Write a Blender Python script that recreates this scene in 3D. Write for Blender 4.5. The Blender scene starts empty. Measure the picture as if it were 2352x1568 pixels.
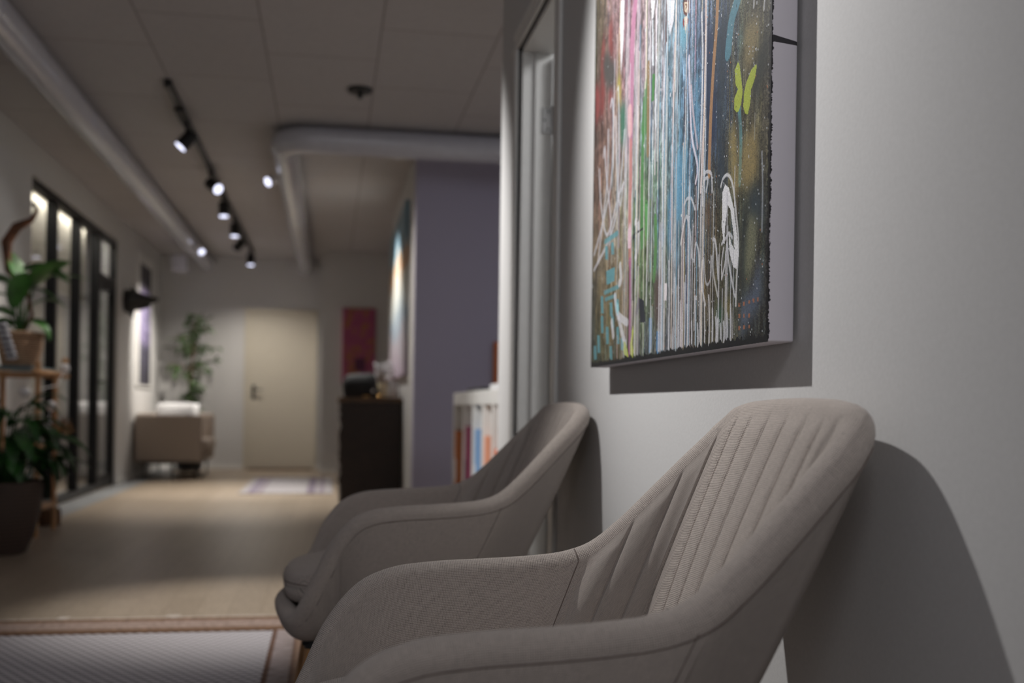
import bpy, math, random
import numpy as np
from mathutils import Vector, Matrix
random.seed(7)
S=bpy.context.scene
COL=S.collection
# ------------------------------------------------------------------ camera
cd=bpy.data.cameras.new('camera'); cam=bpy.data.objects.new('camera',cd); COL.objects.link(cam)
cd.sensor_width=36; cd.lens=37.5; cd.shift_y=0.0655
YAW,ROLL=math.radians(9.75),math.radians(.8)
cam.matrix_world=Matrix.Translation((0,0,.84))@Matrix.Rotation(-YAW,4,'Z')@Matrix.Rotation(math.pi/2,4,'X')@Matrix.Rotation(ROLL,4,'Z')
cd.clip_start=.05
cd.dof.use_dof=True; cd.dof.focus_distance=1.72; cd.dof.aperture_fstop=2.8; cd.dof.aperture_blades=0
S.camera=cam
vs=S.view_settings; S.display_settings.display_device='sRGB'
vs.view_transform='Standard'; vs.look='None'; vs.gamma=1; vs.use_curve_mapping=False; vs.exposure=1.5
# ------------------------------------------------------------------ world and lights
wd=bpy.data.worlds.new('world'); S.world=wd; wd.use_nodes=True
bgn=wd.node_tree.nodes['Background']; bgn.inputs[0].default_value=(.80,.84,1,1); bgn.inputs[1].default_value=.05
def aim(o,tgt):
    d=Vector(tgt)-o.location
    o.rotation_euler=d.to_track_quat('-Z','Y').to_euler()
def spot(name,loc,tgt,power,angle,blend=.6,col=(1,.93,.84),r=.03):
    l=bpy.data.lights.new(name,'SPOT'); l.energy=power; l.spot_size=math.radians(angle); l.spot_blend=blend; l.color=col; l.shadow_soft_size=r
    o=bpy.data.objects.new(name,l); COL.objects.link(o); o.location=loc; aim(o,tgt); return o
def area(name,loc,tgt,power,sx,sy,col=(1,1,1)):
    l=bpy.data.lights.new(name,'AREA'); l.shape='RECTANGLE'; l.size=sx; l.size_y=sy; l.energy=power; l.color=col
    o=bpy.data.objects.new(name,l); COL.objects.link(o); o.location=loc; aim(o,tgt); return o
spot('picture_light',(-.50,2.64,2.52),(.67,2.10,1.45),84,64,1.0,(1,.985,.975),.022)
area('rear_fill_light',(.0,-.7,2.5),(.15,1.6,.6),4.6,.9,.6,(.97,.97,1))  # added general fill from the camera side, not a fitting of the room
spot('front_ceiling_spot',(-.30,4.6,2.62),(-.28,4.45,0),72,46,.85,(1,.95,.89),.03)
spot('shelf_fill_spot',(-.90,4.75,2.62),(.82,5.05,1.2),105,72,.6,(1,.98,.96),.03)  # added beam to brighten shelf and door casing, no lamp hangs here
spot('passage_fill_spot',(-.06,9.6,2.62),(.62,9.55,1.5),40,84,.7,(1,.97,.93),.03)  # added to brighten the passage painting, has no fixture
area('doorway_fill_light',(1.7,2.9,2.65),(1.3,3.2,0),6,.6,.6,(.97,.98,1))  # added to lift the jamb and door leaf, no known lamp
area('side_room_light',(2.2,6.2,2.7),(1.6,6.6,0),3,1.0,1.0,(.86,.88,1))
area('glass_room_strip',(-2.42,9.9,2.60),(-2.42,9.9,2.0),5,.03,3.1,(1,.97,.9)).rotation_euler=(0,0,0)
area('glass_room_light',(-3.3,9.8,2.7),(-3.3,9.8,0),5,.5,4.0,(1,.97,.92)).rotation_euler=(0,0,0)
# ------------------------------------------------------------------ helpers
def s2l(c):
    c=np.asarray(c,dtype=float)/255.
    return np.where(c<=.04045,c/12.92,((c+.055)/1.055)**2.4)
def rgb(*c): return tuple(float(v) for v in s2l(c))+(1,)
def tag(o,label=None,cat=None,group=None,kind=None):
    if label:o['label']=label
    if cat:o['category']=cat
    if group:o['group']=group
    if kind:o['kind']=kind
    return o
def thing(name,label,cat,loc,group=None,rz=0):
    o=bpy.data.objects.new(name,None); COL.objects.link(o); o.location=loc; o.rotation_euler=(0,0,rz)
    o.empty_display_size=.05
    return tag(o,label,cat,group)
def struct_root(name,loc=(0,0,0)):
    o=bpy.data.objects.new(name,None); COL.objects.link(o); o.location=loc; o['kind']='structure'; return o
class MB:
    def __init__(s): s.v=[];s.f=[];s.uv=None
    def add(s,v,f):
        n=len(s.v); s.v+=[tuple(map(float,p)) for p in v]; s.f+=[tuple(i+n for i in q) for q in f]; return s
    def box(s,a,b):
        x0,y0,z0=[min(p,q) for p,q in zip(a,b)]; x1,y1,z1=[max(p,q) for p,q in zip(a,b)]
        v=[(x0,y0,z0),(x1,y0,z0),(x1,y1,z0),(x0,y1,z0),(x0,y0,z1),(x1,y0,z1),(x1,y1,z1),(x0,y1,z1)]
        return s.add(v,[(0,3,2,1),(4,5,6,7),(0,1,5,4),(1,2,6,5),(2,3,7,6),(3,0,4,7)])
    def tube(s,pts,rad,n=12,cap=True):
        pts=[Vector(p) for p in pts]; m=len(pts)
        if not hasattr(rad,'__len__'): rad=[rad]*m
        up=None;v=[];f=[]
        for i,p in enumerate(pts):
            t=(pts[min(i+1,m-1)]-pts[max(i-1,0)]).normalized()
            if up is None:
                up=t.orthogonal().normalized()
            a=(up-t*up.dot(t)).normalized(); up=a; b=t.cross(a)
            for k in range(n):
                c=2*math.pi*k/n; v.append(p+(a*math.cos(c)+b*math.sin(c))*rad[i])
        for i in range(m-1):
            for k in range(n):
                k2=(k+1)%n; f.append((i*n+k,i*n+k2,(i+1)*n+k2,(i+1)*n+k))
        if cap: f.append(tuple(range(n-1,-1,-1))); f.append(tuple((m-1)*n+k for k in range(n)))
        return s.add(v,f)
    def lathe(s,c,prof,n=32,sx=1,sy=1):
        v=[];f=[];m=len(prof)
        for r,z in prof:
            for k in range(n):
                a=2*math.pi*k/n; v.append((c[0]+r*sx*math.cos(a),c[1]+r*sy*math.sin(a),c[2]+z))
        for i in range(m-1):
            for k in range(n):
                k2=(k+1)%n; f.append((i*n+k,i*n+k2,(i+1)*n+k2,(i+1)*n+k))
        f.append(tuple(range(n-1,-1,-1))); f.append(tuple((m-1)*n+k for k in range(n)))
        return s.add(v,f)
    def ball(s,c,r,n=16):
        return s.lathe(c,[(max(r*math.sin(math.pi*i/n),1e-4),-r*math.cos(math.pi*i/n)) for i in range(n+1)],n+4)
    def prism(s,poly,axis,a,b):
        n=len(poly)
        def P(p,t):
            q=list(p); q.insert(axis,t); return q
        v=[P(p,a) for p in poly]+[P(p,b) for p in poly]
        return s.add(v,[tuple(range(n-1,-1,-1)),tuple(range(n,2*n))]+[(i,(i+1)%n,n+(i+1)%n,n+i) for i in range(n)])
    def leaf(s,base,d,L,w,droop=.4,n=8,twist=0,fold=.25):
        d=Vector(d).normalized(); base=Vector(base); side=d.cross(Vector((0,0,1)))
        if side.length<.05: side=Vector((1,0,0))
        side.normalize(); side.rotate(Matrix.Rotation(twist,3,d)); v=[];f=[]; p=base.copy(); cur=d.copy()
        for i in range(n+1):
            t=i/n; ww=w*.5*(math.sin(math.pi*min(1,t*.93+.05))**.75)*(1 if t<.98 else .1)
            nn=side.cross(cur).normalized()
            v+=[p-side*ww+nn*ww*fold,p,p+side*ww+nn*ww*fold]
            cur=(cur+Vector((0,0,-droop/n*(1+t)))).normalized(); p=p+cur*(L/n)
        for i in range(n):
            for k in (0,1):
                f.append((3*i+k,3*i+k+1,3*i+k+4,3*i+k+3))
        return s.add(v,f)
    def clampx(s,x): s.v=[(max(q_[0],x),q_[1],q_[2]) for q_ in s.v]; return s
    def build(s,name,mat,parent=None,smooth=False,bevel=0,seg=2,angle=40,local=False):
        off=Vector((0,0,0)) if (parent is None or local) else world_loc(parent)
        me=bpy.data.meshes.new(name); me.from_pydata([(p[0]-off[0],p[1]-off[1],p[2]-off[2]) for p in s.v],[],s.f); me.update()
        import bmesh
        bm=bmesh.new(); bm.from_mesh(me); bmesh.ops.recalc_face_normals(bm,faces=bm.faces); bm.to_mesh(me); bm.free()
        me.materials.append(mat)
        o=bpy.data.objects.new(name,me); COL.objects.link(o)
        if parent is not None: o.parent=parent
        if smooth:
            me.polygons.foreach_set('use_smooth',[True]*len(me.polygons))
            try: me.set_sharp_from_angle(angle=math.radians(angle))
            except Exception: pass
        if bevel:
            b=o.modifiers.new('bevel','BEVEL'); b.width=bevel; b.segments=seg; b.limit_method='ANGLE'
        return o
def world_loc(o):
    p=Vector(o.location)
    while o.parent is not None:
        o=o.parent; p=p+Vector(o.location)
    return p
def single(o,label,cat,group=None): return tag(o,label,cat,group)
def struct(o): o['kind']='structure'; return o
# ------------------------------------------------------------------ materials
class N:
    def __init__(s,name):
        s.m=bpy.data.materials.new(name); s.m.use_nodes=True; s.t=s.m.node_tree; s.b=s.t.nodes['Principled BSDF']
    def n(s,typ,**k):
        x=s.t.nodes.new(typ)
        for a,b in k.items():
            if a.startswith('i_'):
                key=a[2:]; key=int(key) if key.isdigit() else key.replace('_',' ')
                x.inputs[key].default_value=b
            else: setattr(x,a,b)
        return x
    def l(s,a,b): s.t.links.new(a,b)
    def p(s,**k):
        for a,b in k.items(): s.b.inputs[a.replace('_',' ')].default_value=b
        return s
    def bump(s,h,strength=.3,dist=.01):
        b=s.n('ShaderNodeBump'); b.inputs['Strength'].default_value=strength; b.inputs['Distance'].default_value=dist
        s.l(h,b.inputs['Height']); s.l(b.outputs[0],s.b.inputs['Normal']); return b
    def ramp(s,fac,stops):
        r=s.n('ShaderNodeValToRGB'); e=r.color_ramp.elements
        while len(e)<len(stops): e.new(.5)
        for i,(p,c) in enumerate(stops): e[i].position=p; e[i].color=c
        s.l(fac,r.inputs[0]); return r.outputs[0]
    def coord(s,kind='Object',scale=(1,1,1)):
        t=s.n('ShaderNodeTexCoord'); m=s.n('ShaderNodeMapping'); m.inputs['Scale'].default_value=scale
        s.l(t.outputs[kind],m.inputs[0]); return m.outputs[0]
    def noise(s,vec,scale,detail=4,rough=.5):
        x=s.n('ShaderNodeTexNoise'); x.inputs['Scale'].default_value=scale; x.inputs['Detail'].default_value=detail; x.inputs['Roughness'].default_value=rough
        s.l(vec,x.inputs['Vector']); return x.outputs[0]
def plain(name,c,rough=.6,metal=0,nscale=0,namp=.12,bump=0,spec=.5,coat=0):
    q=N(name); q.p(Base_Color=rgb(*c),Roughness=rough,Metallic=metal,Specular_IOR_Level=spec,Coat_Weight=coat)
    if nscale:
        v=q.coord(); f=q.noise(v,nscale)
        c0=np.clip(np.array(c)*(1-namp),0,255); c1=np.clip(np.array(c)*(1+namp),0,255)
        q.l(q.ramp(f,[(.3,rgb(*c0)),(.7,rgb(*c1))]),q.b.inputs['Base Color'])
        if bump: q.bump(f,bump,.004)
    return q.m
def emis(name,c,strength):
    q=N(name); q.p(Base_Color=(0,0,0,1)); q.b.inputs['Emission Color'].default_value=rgb(*c); q.b.inputs['Emission Strength'].default_value=strength; return q.m
M={}
M['wall']=plain('wall_paint',(205,204,203),.62,0,160,.012,.06,.3)
M['wall_cool']=plain('wall_paint_mauve',(178,174,194),.7,0,120,.012,.05,.3)
M['trim']=plain('white_gloss_paint',(226,225,222),.35,0,30,.01)
M['door']=plain('cream_door_paint',(196,189,174),.5,0,30,.012)
M['black_metal']=plain('black_metal',(22,22,23),.42,.3,40,.1)
M['black_plastic']=plain('black_plastic',(20,20,21),.45,0,40,.1)
M['steel']=plain('brushed_steel',(190,190,190),.3,.9,60,.05)
M['duct']=plain('duct_paint',(196,197,206),.22,0,20,.015,0,.5,.3)
M['lens']=emis('lit_lamp_lens',(228,230,255),.8)
M['white']=plain('white_plastic',(228,228,230),.4,0,30,.01)
M['glow_white']=plain('frosted_white_glass',(232,230,232),.25,0,20,.01)
M['sofa']=plain('sofa_boucle',(158,145,134),.9,0,250,.06,.3)
M['canvas_white']=plain('primed_canvas_edge',(222,219,224),.75,0,500,.015,.15)
M['terracotta']=plain('dark_soil',(35,28,24),.95,0,60,.3)
M['leaf']=plain('leaf_green',(52,98,36),.38,0,9,.35)
M['leaf_dark']=plain('leaf_dark_green',(40,80,34),.42,0,9,.35)
M['leaf_mid']=plain('leaf_mid_green',(70,92,56),.5,0,9,.3)
M['bark']=plain('bark_brown',(98,72,52),.85,0,30,.25,.4)
M['dry']=plain('dried_flower_tan',(168,128,80),.85,0,40,.25,.3)
M['vine']=plain('twisted_vine_brown',(96,60,40),.7,0,22,.3,.4)
M['slate']=plain('blue_grey_tray',(96,116,124),.5,0,30,.05)
M['blue']=plain('blue_gleam',(96,132,190),.5,0,10,.05)
M['brass']=plain('brass',(190,150,90),.35,.8,20,.1)
M['leather']=plain('black_leather',(14,15,16),.7,0,60,.2,.2)
M['thread']=plain('seam_thread',(112,100,94),.9,0,200,.1)
def wood(name,c0,c1,sc=(1,12,12),rough=.5):
    q=N(name); v=q.coord('Object',sc); f=q.noise(v,5,6,.6)
    q.l(q.ramp(f,[(.3,rgb(*c0)),(.7,rgb(*c1))]),q.b.inputs['Base Color']); q.p(Roughness=rough); q.bump(f,.12,.003); return q.m
M['oak']=wood('oiled_oak',(150,108,66),(184,140,92),(10,10,1))
M['beech']=wood('beech_rod',(176,130,88),(204,160,116),(10,10,1),.55)
M['dark_wood']=wood('dark_stained_slab',(30,21,16),(52,36,27),(2,12,12),.55)
M['dark_top']=wood('dark_stained_top',(66,46,28),(104,76,46),(2,12,12),.5)
# troldtekt ceiling panels
q=N('wood_wool_ceiling'); v=q.coord('Object',(1,1,1))
f=q.noise(q.coord('Object',(9,60,9)),3,6,.7); f2=q.noise(v,1.2,3)
rot=q.n('ShaderNodeMapping'); rot.inputs['Rotation'].default_value=(0,0,math.pi/2); rot.inputs['Location'].default_value=(.46,.36,0); q.l(v,rot.inputs[0])
br=q.n('ShaderNodeTexBrick'); br.offset=.5; br.squash=1
for k,x in (('Scale',1),('Mortar Size',.006),('Mortar Smooth',.3),('Bias',0),('Brick Width',1.0),('Row Height',.6)): br.inputs[k].default_value=x
br.inputs['Color1'].default_value=(1,1,1,1);br.inputs['Color2'].default_value=(.96,.96,.96,1);br.inputs['Mortar'].default_value=(.60,.55,.55,1)
q.l(rot.outputs[0],br.inputs[0])
mx=q.n('ShaderNodeMix',data_type='RGBA',blend_type='MULTIPLY'); mx.inputs['Factor'].default_value=1
q.l(q.ramp(f,[(.25,rgb(170,167,168)),(.75,rgb(198,195,196))]),mx.inputs[6]); q.l(br.outputs[0],mx.inputs[7]); q.l(mx.outputs[2],q.b.inputs['Base Color'])
q.p(Roughness=.95); q.bump(f,.25,.004); M['ceiling']=q.m
# bamboo plank floor
q=N('pale_plank_floor'); v=q.coord('Object',(1,1,1))
rot=q.n('ShaderNodeMapping'); rot.inputs['Rotation'].default_value=(0,0,math.pi/2); q.l(v,rot.inputs[0])
br=q.n('ShaderNodeTexBrick'); br.offset=.37
for k,x in (('Scale',1),('Mortar Size',.0015),('Mortar Smooth',.2),('Bias',0),('Brick Width',1.6),('Row Height',.13)): br.inputs[k].default_value=x
br.inputs['Color1'].default_value=rgb(174,159,141);br.inputs['Color2'].default_value=rgb(165,150,132);br.inputs['Mortar'].default_value=rgb(138,122,104)
q.l(rot.outputs[0],br.inputs[0])
f=q.noise(q.coord('Object',(40,3,1)),3,6,.65)
mx=q.n('ShaderNodeMix',data_type='RGBA',blend_type='MULTIPLY'); mx.inputs['Factor'].default_value=1
q.l(br.outputs[0],mx.inputs[6]); q.l(q.ramp(f,[(.3,(.66,.64,.62,1)),(.7,(1,1,1,1))]),mx.inputs[7]); q.l(mx.outputs[2],q.b.inputs['Base Color'])
q.p(Roughness=.38); q.bump(f,.06,.002); M['floor']=q.m
q=N('grey_floor_tile'); v=q.coord(); f=q.noise(v,14,5); q.l(q.ramp(f,[(.3,rgb(128,130,132)),(.7,rgb(150,152,154))]),q.b.inputs['Base Color']); q.p(Roughness=.45); M['tile']=q.m
# upholstery weave in uv metres
def fabric(name,c0,c1,pitch=.0026,bs=.8):
    q=N(name); tc=q.n('ShaderNodeTexCoord'); sp=q.n('ShaderNodeSeparateXYZ'); q.l(tc.outputs['UV'],sp.inputs[0])
    nz=q.noise(tc.outputs['UV'],90,3)
    def wave(o,ph=0):
        m=q.n('ShaderNodeMath',operation='MULTIPLY'); q.l(o,m.inputs[0]); m.inputs[1].default_value=2*math.pi/pitch/2
        s_=q.n('ShaderNodeMath',operation='SINE'); q.l(m.outputs[0],s_.inputs[0]); return s_.outputs[0]
    a=wave(sp.outputs[0]); b=wave(sp.outputs[1])
    sq=[]
    for o in (a,b):
        ab=q.n('ShaderNodeMath',operation='ABSOLUTE'); q.l(o,ab.inputs[0]); sq.append(ab.outputs[0])
    mn=q.n('ShaderNodeMath',operation='MINIMUM'); q.l(sq[0],mn.inputs[0]); q.l(sq[1],mn.inputs[1])
    pw=q.n('ShaderNodeMath',operation='POWER'); q.l(mn.outputs[0],pw.inputs[0]); pw.inputs[1].default_value=.85
    th=q.noise(q.coord('UV',(60,900,1)),1,3,.7); th2=q.noise(q.coord('UV',(900,60,1)),1,3,.7)
    ad=q.n('ShaderNodeMath',operation='ADD'); q.l(th,ad.inputs[0]); q.l(th2,ad.inputs[1])
    ad2=q.n('ShaderNodeMath',operation='MULTIPLY_ADD'); q.l(ad.outputs[0],ad2.inputs[0]); ad2.inputs[1].default_value=.7; q.l(pw.outputs[0],ad2.inputs[2])
    q.l(q.ramp(ad2.outputs[0],[(.78,rgb(*c0)),(1.45,rgb(*c1))]),q.b.inputs['Base Color'])
    q.p(Roughness=.92,Specular_IOR_Level=.2); q.b.inputs['Sheen Weight'].default_value=.25; q.b.inputs['Sheen Roughness'].default_value=.5
    q.bump(pw.outputs[0],bs,.0010); return q.m
M['fabric']=fabric('taupe_basket_weave',(56,50,46),(196,184,175))
# ------------------------------------------------------------------ setting
WX=.67; LX=-2.15; CZ=2.76; BY=14.3; BY2=13.4; PX=.62; PY0,PY1=7.95,11.1
struct(MB().box((-4.5,-2,-.1),(3.6,15,0)).build('floor',M['floor']))
struct(MB().box((-4.5,-2,CZ),(3.6,15,CZ+.1)).build('ceiling',M['ceiling']))
w=MB()
w.box((WX,-2,0),(WX+.11,3.17,CZ)); w.box((WX,3.17,2.14),(WX+.11,3.80,CZ)); w.box((WX,3.80,0),(WX+.11,4.24,CZ))
struct(w.build('wall_right',M['wall']))
struct(MB().box((WX+.11,4.13,0),(3.4,4.24,CZ)).build('wall_return',M['wall'])); struct(MB().box((WX+.11,1.9,0),(3.4,2.0,CZ)).build('wall_doorway_room',M['wall']))
struct(MB().box((3.4,1.9,0),(3.5,8.1,CZ)).build('wall_side_room',M['wall']))
w=MB().box((PX,PY0,0),(3.4,PY0+.12,CZ)); struct(w.build('wall_mauve',M['wall_cool']))
struct(MB().box((PX,PY0+.12,0),(PX+.12,PY1,CZ)).build('wall_passage',M['wall'])); struct(MB().box((PX+.12,PY1-.12,0),(2.6,PY1,CZ)).build('wall_alcove',M['wall']))
w=MB().box((LX-.45,-2,0),(LX,8.25,CZ)).box((LX-.16,8.25,2.5),(LX,11.5,CZ)).box((LX-.16,11.5,0),(LX,BY,CZ)); struct(w.build('wall_left',M['wall']))
w=MB().box((-2.31,BY,0),(-.10,BY+.1,CZ)).box((-.10,BY2,0),(2.6,BY+.1,CZ)).box((2.5,PY1,0),(2.6,BY2,CZ)); struct(w.build('wall_back',M['wall']))
w=MB().box((-4.5,7.0,0),(-4.4,13,CZ)).box((-4.4,7.0,0),(LX-.45,7.1,CZ)).box((-4.4,12.9,0),(LX-.16,13.0,CZ)); struct(w.build('wall_glass_room',M['wall']))
struct(MB().box((LX,-1.5,0),(LX+.23,BY,.004)).build('trim_1',M['tile']))
# white baseboards
struct(MB().box((WX-.012,-2,0),(WX,3.10,.07)).build('baseboard_right',M['trim']))
struct(MB().box((LX,11.5,.004),(LX+.012,BY,.06)).build('baseboard_left',M['trim']))
# black glazed partition
r=struct_root('window_1',(LX-.10,9.88,0))
xs=LX-.08
fr=MB()
fr.box((xs,8.25,2.44),(xs+.06,11.5,2.50)).box((xs,8.25,0.004),(xs+.06,10.62,.07)).box((xs,8.25,.07),(xs+.06,8.31,2.44)).box((xs,11.44,.004),(xs+.06,11.5,2.44))
fr.build('frame',M['black_metal'],r)
for y in (9.02,9.84,10.62): MB().box((xs-.005,y-.03,.07),(xs+.075,y+.03,2.44)).build('mullion',M['black_metal'],r)
q=N('smoked_glass'); q.p(Base_Color=(.75,.76,.75,1),Roughness=.03); 
tr=q.n('ShaderNodeBsdfTransparent'); tr.inputs[0].default_value=(.97,.97,.97,1); gl=q.n('ShaderNodeBsdfGlossy'); gl.inputs['Roughness'].default_value=.04
lw=q.n('ShaderNodeLayerWeight'); lw.inputs[0].default_value=.5; pw=q.n('ShaderNodeMath',operation='POWER'); q.l(lw.outputs['Facing'],pw.inputs[0]); pw.inputs[1].default_value=5; fz=q.n('ShaderNodeMath',operation='MULTIPLY_ADD'); q.l(pw.outputs[0],fz.inputs[0]); fz.inputs[1].default_value=.9; fz.inputs[2].default_value=.04; ms=q.n('ShaderNodeMixShader'); q.l(fz.outputs[0],ms.inputs[0]); q.l(tr.outputs[0],ms.inputs[1]); q.l(gl.outputs[0],ms.inputs[2]); q.l(ms.outputs[0],q.t.nodes['Material Output'].inputs[0])
M['glass']=q.m
for a,b in ((8.31,8.99),(9.05,9.81),(9.87,10.59)): MB().box((xs+.025,a,.07),(xs+.033,b,2.44)).build('pane',M['glass'],r)
MB().box((xs+.025,10.65,2.09),(xs+.033,11.44,2.44)).build('pane',M['glass'],r)
MB().box((xs,10.65,2.02),(xs+.06,11.44,2.09)).build('transom',M['black_metal'],r)
d=struct_root('door_1',(xs+.03,10.65,0))
MB().box((xs,10.66,.01),(xs+.05,10.72,2.01)).box((xs,11.38,.01),(xs+.05,11.43,2.01)).box((xs,10.72,1.95),(xs+.05,11.38,2.01)).box((xs,10.72,.01),(xs+.05,11.38,.12)).build('door_frame',M['black_metal'],d)
MB().box((xs+.02,10.72,.12),(xs+.028,11.38,1.95)).build('pane',M['glass'],d)
MB().tube([(xs+.05,10.69,1.04),(xs+.10,10.69,1.04),(xs+.10,10.80,1.04)],.010).box((xs+.05,10.675,.94),(xs+.056,10.705,1.10)).build('handle',M['black_metal'],d)
# roller blind behind the glass
q=N('warm_blind_cloth'); q.p(Base_Color=rgb(214,208,192),Roughness=.8); q.b.inputs['Transmission Weight'].default_value=.0; M['blind']=q.m
b=thing('roller_blind','long pale roller blind hanging half lowered behind the black framed glass','blind',(LX-.22,9.9,1.85))
MB().box((LX-.322,8.3,1.85),(LX-.318,11.45,2.62)).build('cloth',M['blind'],b); MB().box((LX-.335,8.3,1.83),(LX-.305,11.45,1.855)).build('bottom_bar',M['trim'],b)
for i,(y,n_) in enumerate(((9.02,'added blue panel standing in for the gleam low in the third glass pane'),(9.95,'added blue panel standing in for the gleam low in the glazed door'))):
    single(MB().box((-2.75,y+1.3,0),(-2.72,y+1.55,.62)).build('gleam_panel',M['blue'],bevel=.005),n_,'panel')  # added blue panels imitate bluish reflections in the panes
# far door
d=struct_root('door_2',(-.63,BY,0))
MB().box((-1.03,BY-.025,.02),(-.22,BY-.002,2.03)).build('door_leaf',M['door'],d)
f=MB(); f.box((-1.09,BY-.045,0),(-1.03,BY,2.10)).box((-.22,BY-.045,0),(-.16,BY,2.10)).box((-1.03,BY-.045,2.03),(-.22,BY,2.10)); f.build('door_frame',M['door'],d,bevel=.004)
h=MB().tube([(-.97,BY-.03,1.04),(-.97,BY-.08,1.04),(-.86,BY-.08,1.04)],.010).box((-.99,BY-.032,.92),(-.95,BY-.025,1.10)); h.build('handle',M['black_metal'],d)
MB().box((-1.03,BY-.10,0),(-.22,BY,.018)).build('threshold',M['bark'],d)
struct(MB().box((-2.15,BY-.015,0),(-1.09,BY,.06)).box((-.16,BY-.015,0),(-.10,BY,.06)).box((-.10,BY2-.015,0),(PX,BY2,.06)).build('baseboard_back',M['trim']))
# right wall doorway
d=struct_root('door_3',(WX,3.5,0))
def casing(mb,y0,y1,z0,z1):
    mb.box((WX-.014,y0,z0),(WX,y1,z1))
c=MB()
for (a,b_,t) in ((3.80,3.875,.012),(3.80,3.822,.020),(3.85,3.875,.017),(3.833,3.840,.016)): c.box((WX-t,a,0),(WX,b_,2.14))
c.box((WX-.012,3.10,2.14),(WX,3.875,2.215)).box((WX-.020,3.10,2.14),(WX,3.875,2.158)).box((WX-.017,3.10,2.19),(WX,3.875,2.215))
c.box((WX-.012,3.10,0),(WX,3.17,2.14)); c.build('casing',M['trim'],d,bevel=.0025)
MB().box((WX,3.775,0),(WX+.11,3.80,2.14)).box((WX,3.17,0),(WX+.11,3.185,2.14)).box((WX,3.17,2.12),(WX+.11,3.80,2.14)).box((WX+.045,3.763,0),(WX+.065,3.776,2.12)).build('jamb',M['trim'],d,bevel=.002)
MB().box((WX+.118,3.725,.01),(WX+.80,3.765,2.11)).build('door_leaf',M['trim'],d,bevel=.002)
for z in (.25,1.88):
    k=MB().box((WX+.072,3.770,z-.045),(WX+.108,3.775,z+.045)); k.tube([(WX+.113,3.768,z-.05),(WX+.113,3.768,z+.05)],.007); hg=k.build('hinge',M['steel'],d,bevel=.001)
    for dx,dz in ((.082,0),(.096,.032),(.096,-.032)): MB().tube([(WX+dx,3.769,z+dz),(WX+dx,3.7705,z+dz)],.004).build('screw',M['black_metal'],hg)
# ------------------------------------------------------------------ ceiling ducts, track and lamps
def pipe_path(pts,rad,n=14):
    out=[]
    for i,p in enumerate(pts):
        p=Vector(p)
        if 0<i<len(pts)-1:
            a=(Vector(pts[i-1])-p).normalized(); b_=(Vector(pts[i+1])-p).normalized(); c_=p+(a+b_)*rad
            for k in range(n+1):
                t=k/n*math.pi/2; out.append(c_-b_*rad*math.cos(t)-a*rad*math.sin(t))
        else: out.append(p)
    return out
t=thing('ventilation_duct','straight white round duct running the corridor beside the left wall','duct',(-1.57,7,2.66))
MB().tube([(-1.57,-1.5,2.655),(-1.57,BY-.02,2.655)],.09,40).build('pipe',M['duct'],t,smooth=True)
for y in (5.2,8.2,11.2,13.6): MB().tube([(-1.57,y-.015,2.655),(-1.57,y+.015,2.655)],.094,40).build('collar',M['duct'],t,smooth=True)
t=thing('ventilation_duct','white round duct bending at a right angle in front of the mauve wall','duct',(-.33,7.4,2.66))
MB().tube(pipe_path([(2.9,7.42,2.655),(-.33,7.42,2.655),(-.33,BY-.02,2.655)],.20),.093,40).build('pipe',M['duct'],t,smooth=True)
for p0,p1 in (((-.33,7.66,2.655),(-.33,7.69,2.655)),((-.09,7.42,2.655),(-.06,7.42,2.655)),((-.33,10.4,2.655),(-.33,10.43,2.655))): MB().tube([p0,p1],.097,40).build('collar',M['duct'],t,smooth=True)
single(MB().box((-1.84,13.0,2.42),(-1.672,13.3,2.60)).build('fan_box',M['duct'],bevel=.01),'small white box unit fixed low beside the end of the left duct','fan box')
TX=-.965
t=thing('track_rail','long black track rail screwed to the ceiling with spotlights on it','track',(TX,10,2.74))
MB().box((TX-.018,6.60,2.722),(TX+.018,13.7,2.758)).build('rail',M['black_metal'],t,bevel=.003)
MB().box((TX-.022,6.56,2.715),(TX+.022,6.62,2.76)).build('end_cap',M['black_plastic'],t,bevel=.003)
MB().box((TX-.03,7.05,2.70),(TX+.03,7.35,2.722)).build('power_feed',M['black_plastic'],t,bevel=.004)
def track_spot(y,dirv,label,power,angle,col=(1,.93,.84),lens=True,blend=.8,x=TX,r=.047,L=.125,drop=.11,arm=(0,0)):
    d=Vector(dirv).normalized(); piv=Vector((x+arm[0],y+arm[1],2.722-drop))
    t=thing('track_spotlight',label,'spotlight',(x,y,2.72),'black spotlights on the ceiling track')
    MB().box((x-.02,y-.05,2.695),(x+.02,y+.05,2.722)).build('adapter',M['black_plastic'],t,bevel=.003)
    MB().tube([(x,y,2.70),piv],.009,10).build('stem',M['black_metal'],t)
    a=piv-d*L*.5; b_=piv+d*L*.5
    MB().tube([a-d*.003,a,b_-d*.004,b_],[r*.9,r,r,r*.97],28).build('lamp_body',M['black_metal'],t,smooth=True)
    le=MB().tube([b_+d*.0005,b_+d*.003],r*.84,28).build('lens',M['lens'],t)
    o=spot('spotlight_beam',b_+d*.02,b_+d,power,angle,blend,col,.03); 
    return t
track_spot(7.42,(-.60,-.13,-.72),'black track spotlight nearest the camera, tipped towards the left wall',24,42,arm=(.0,.02))
track_spot(8.95,(.62,-.60,-.50),'second black spotlight on the track, turned right towards the white shelf',46,58,arm=(.02,0))
track_spot(10.0,(.03,-.10,-1),'third black spotlight on the track, pointing straight down',70,84)
track_spot(11.15,(.0,-.08,-1),'fourth black spotlight on the track, pointing straight down between its neighbours',66,66)
track_spot(12.2,(-.70,.52,-.80),'fifth black spotlight on the track, lens turned away towards the poster wall',80,62,arm=(-.04,0))
track_spot(13.4,(.02,-.10,-1),'farthest black spotlight at the end of the track',27,150)
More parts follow.
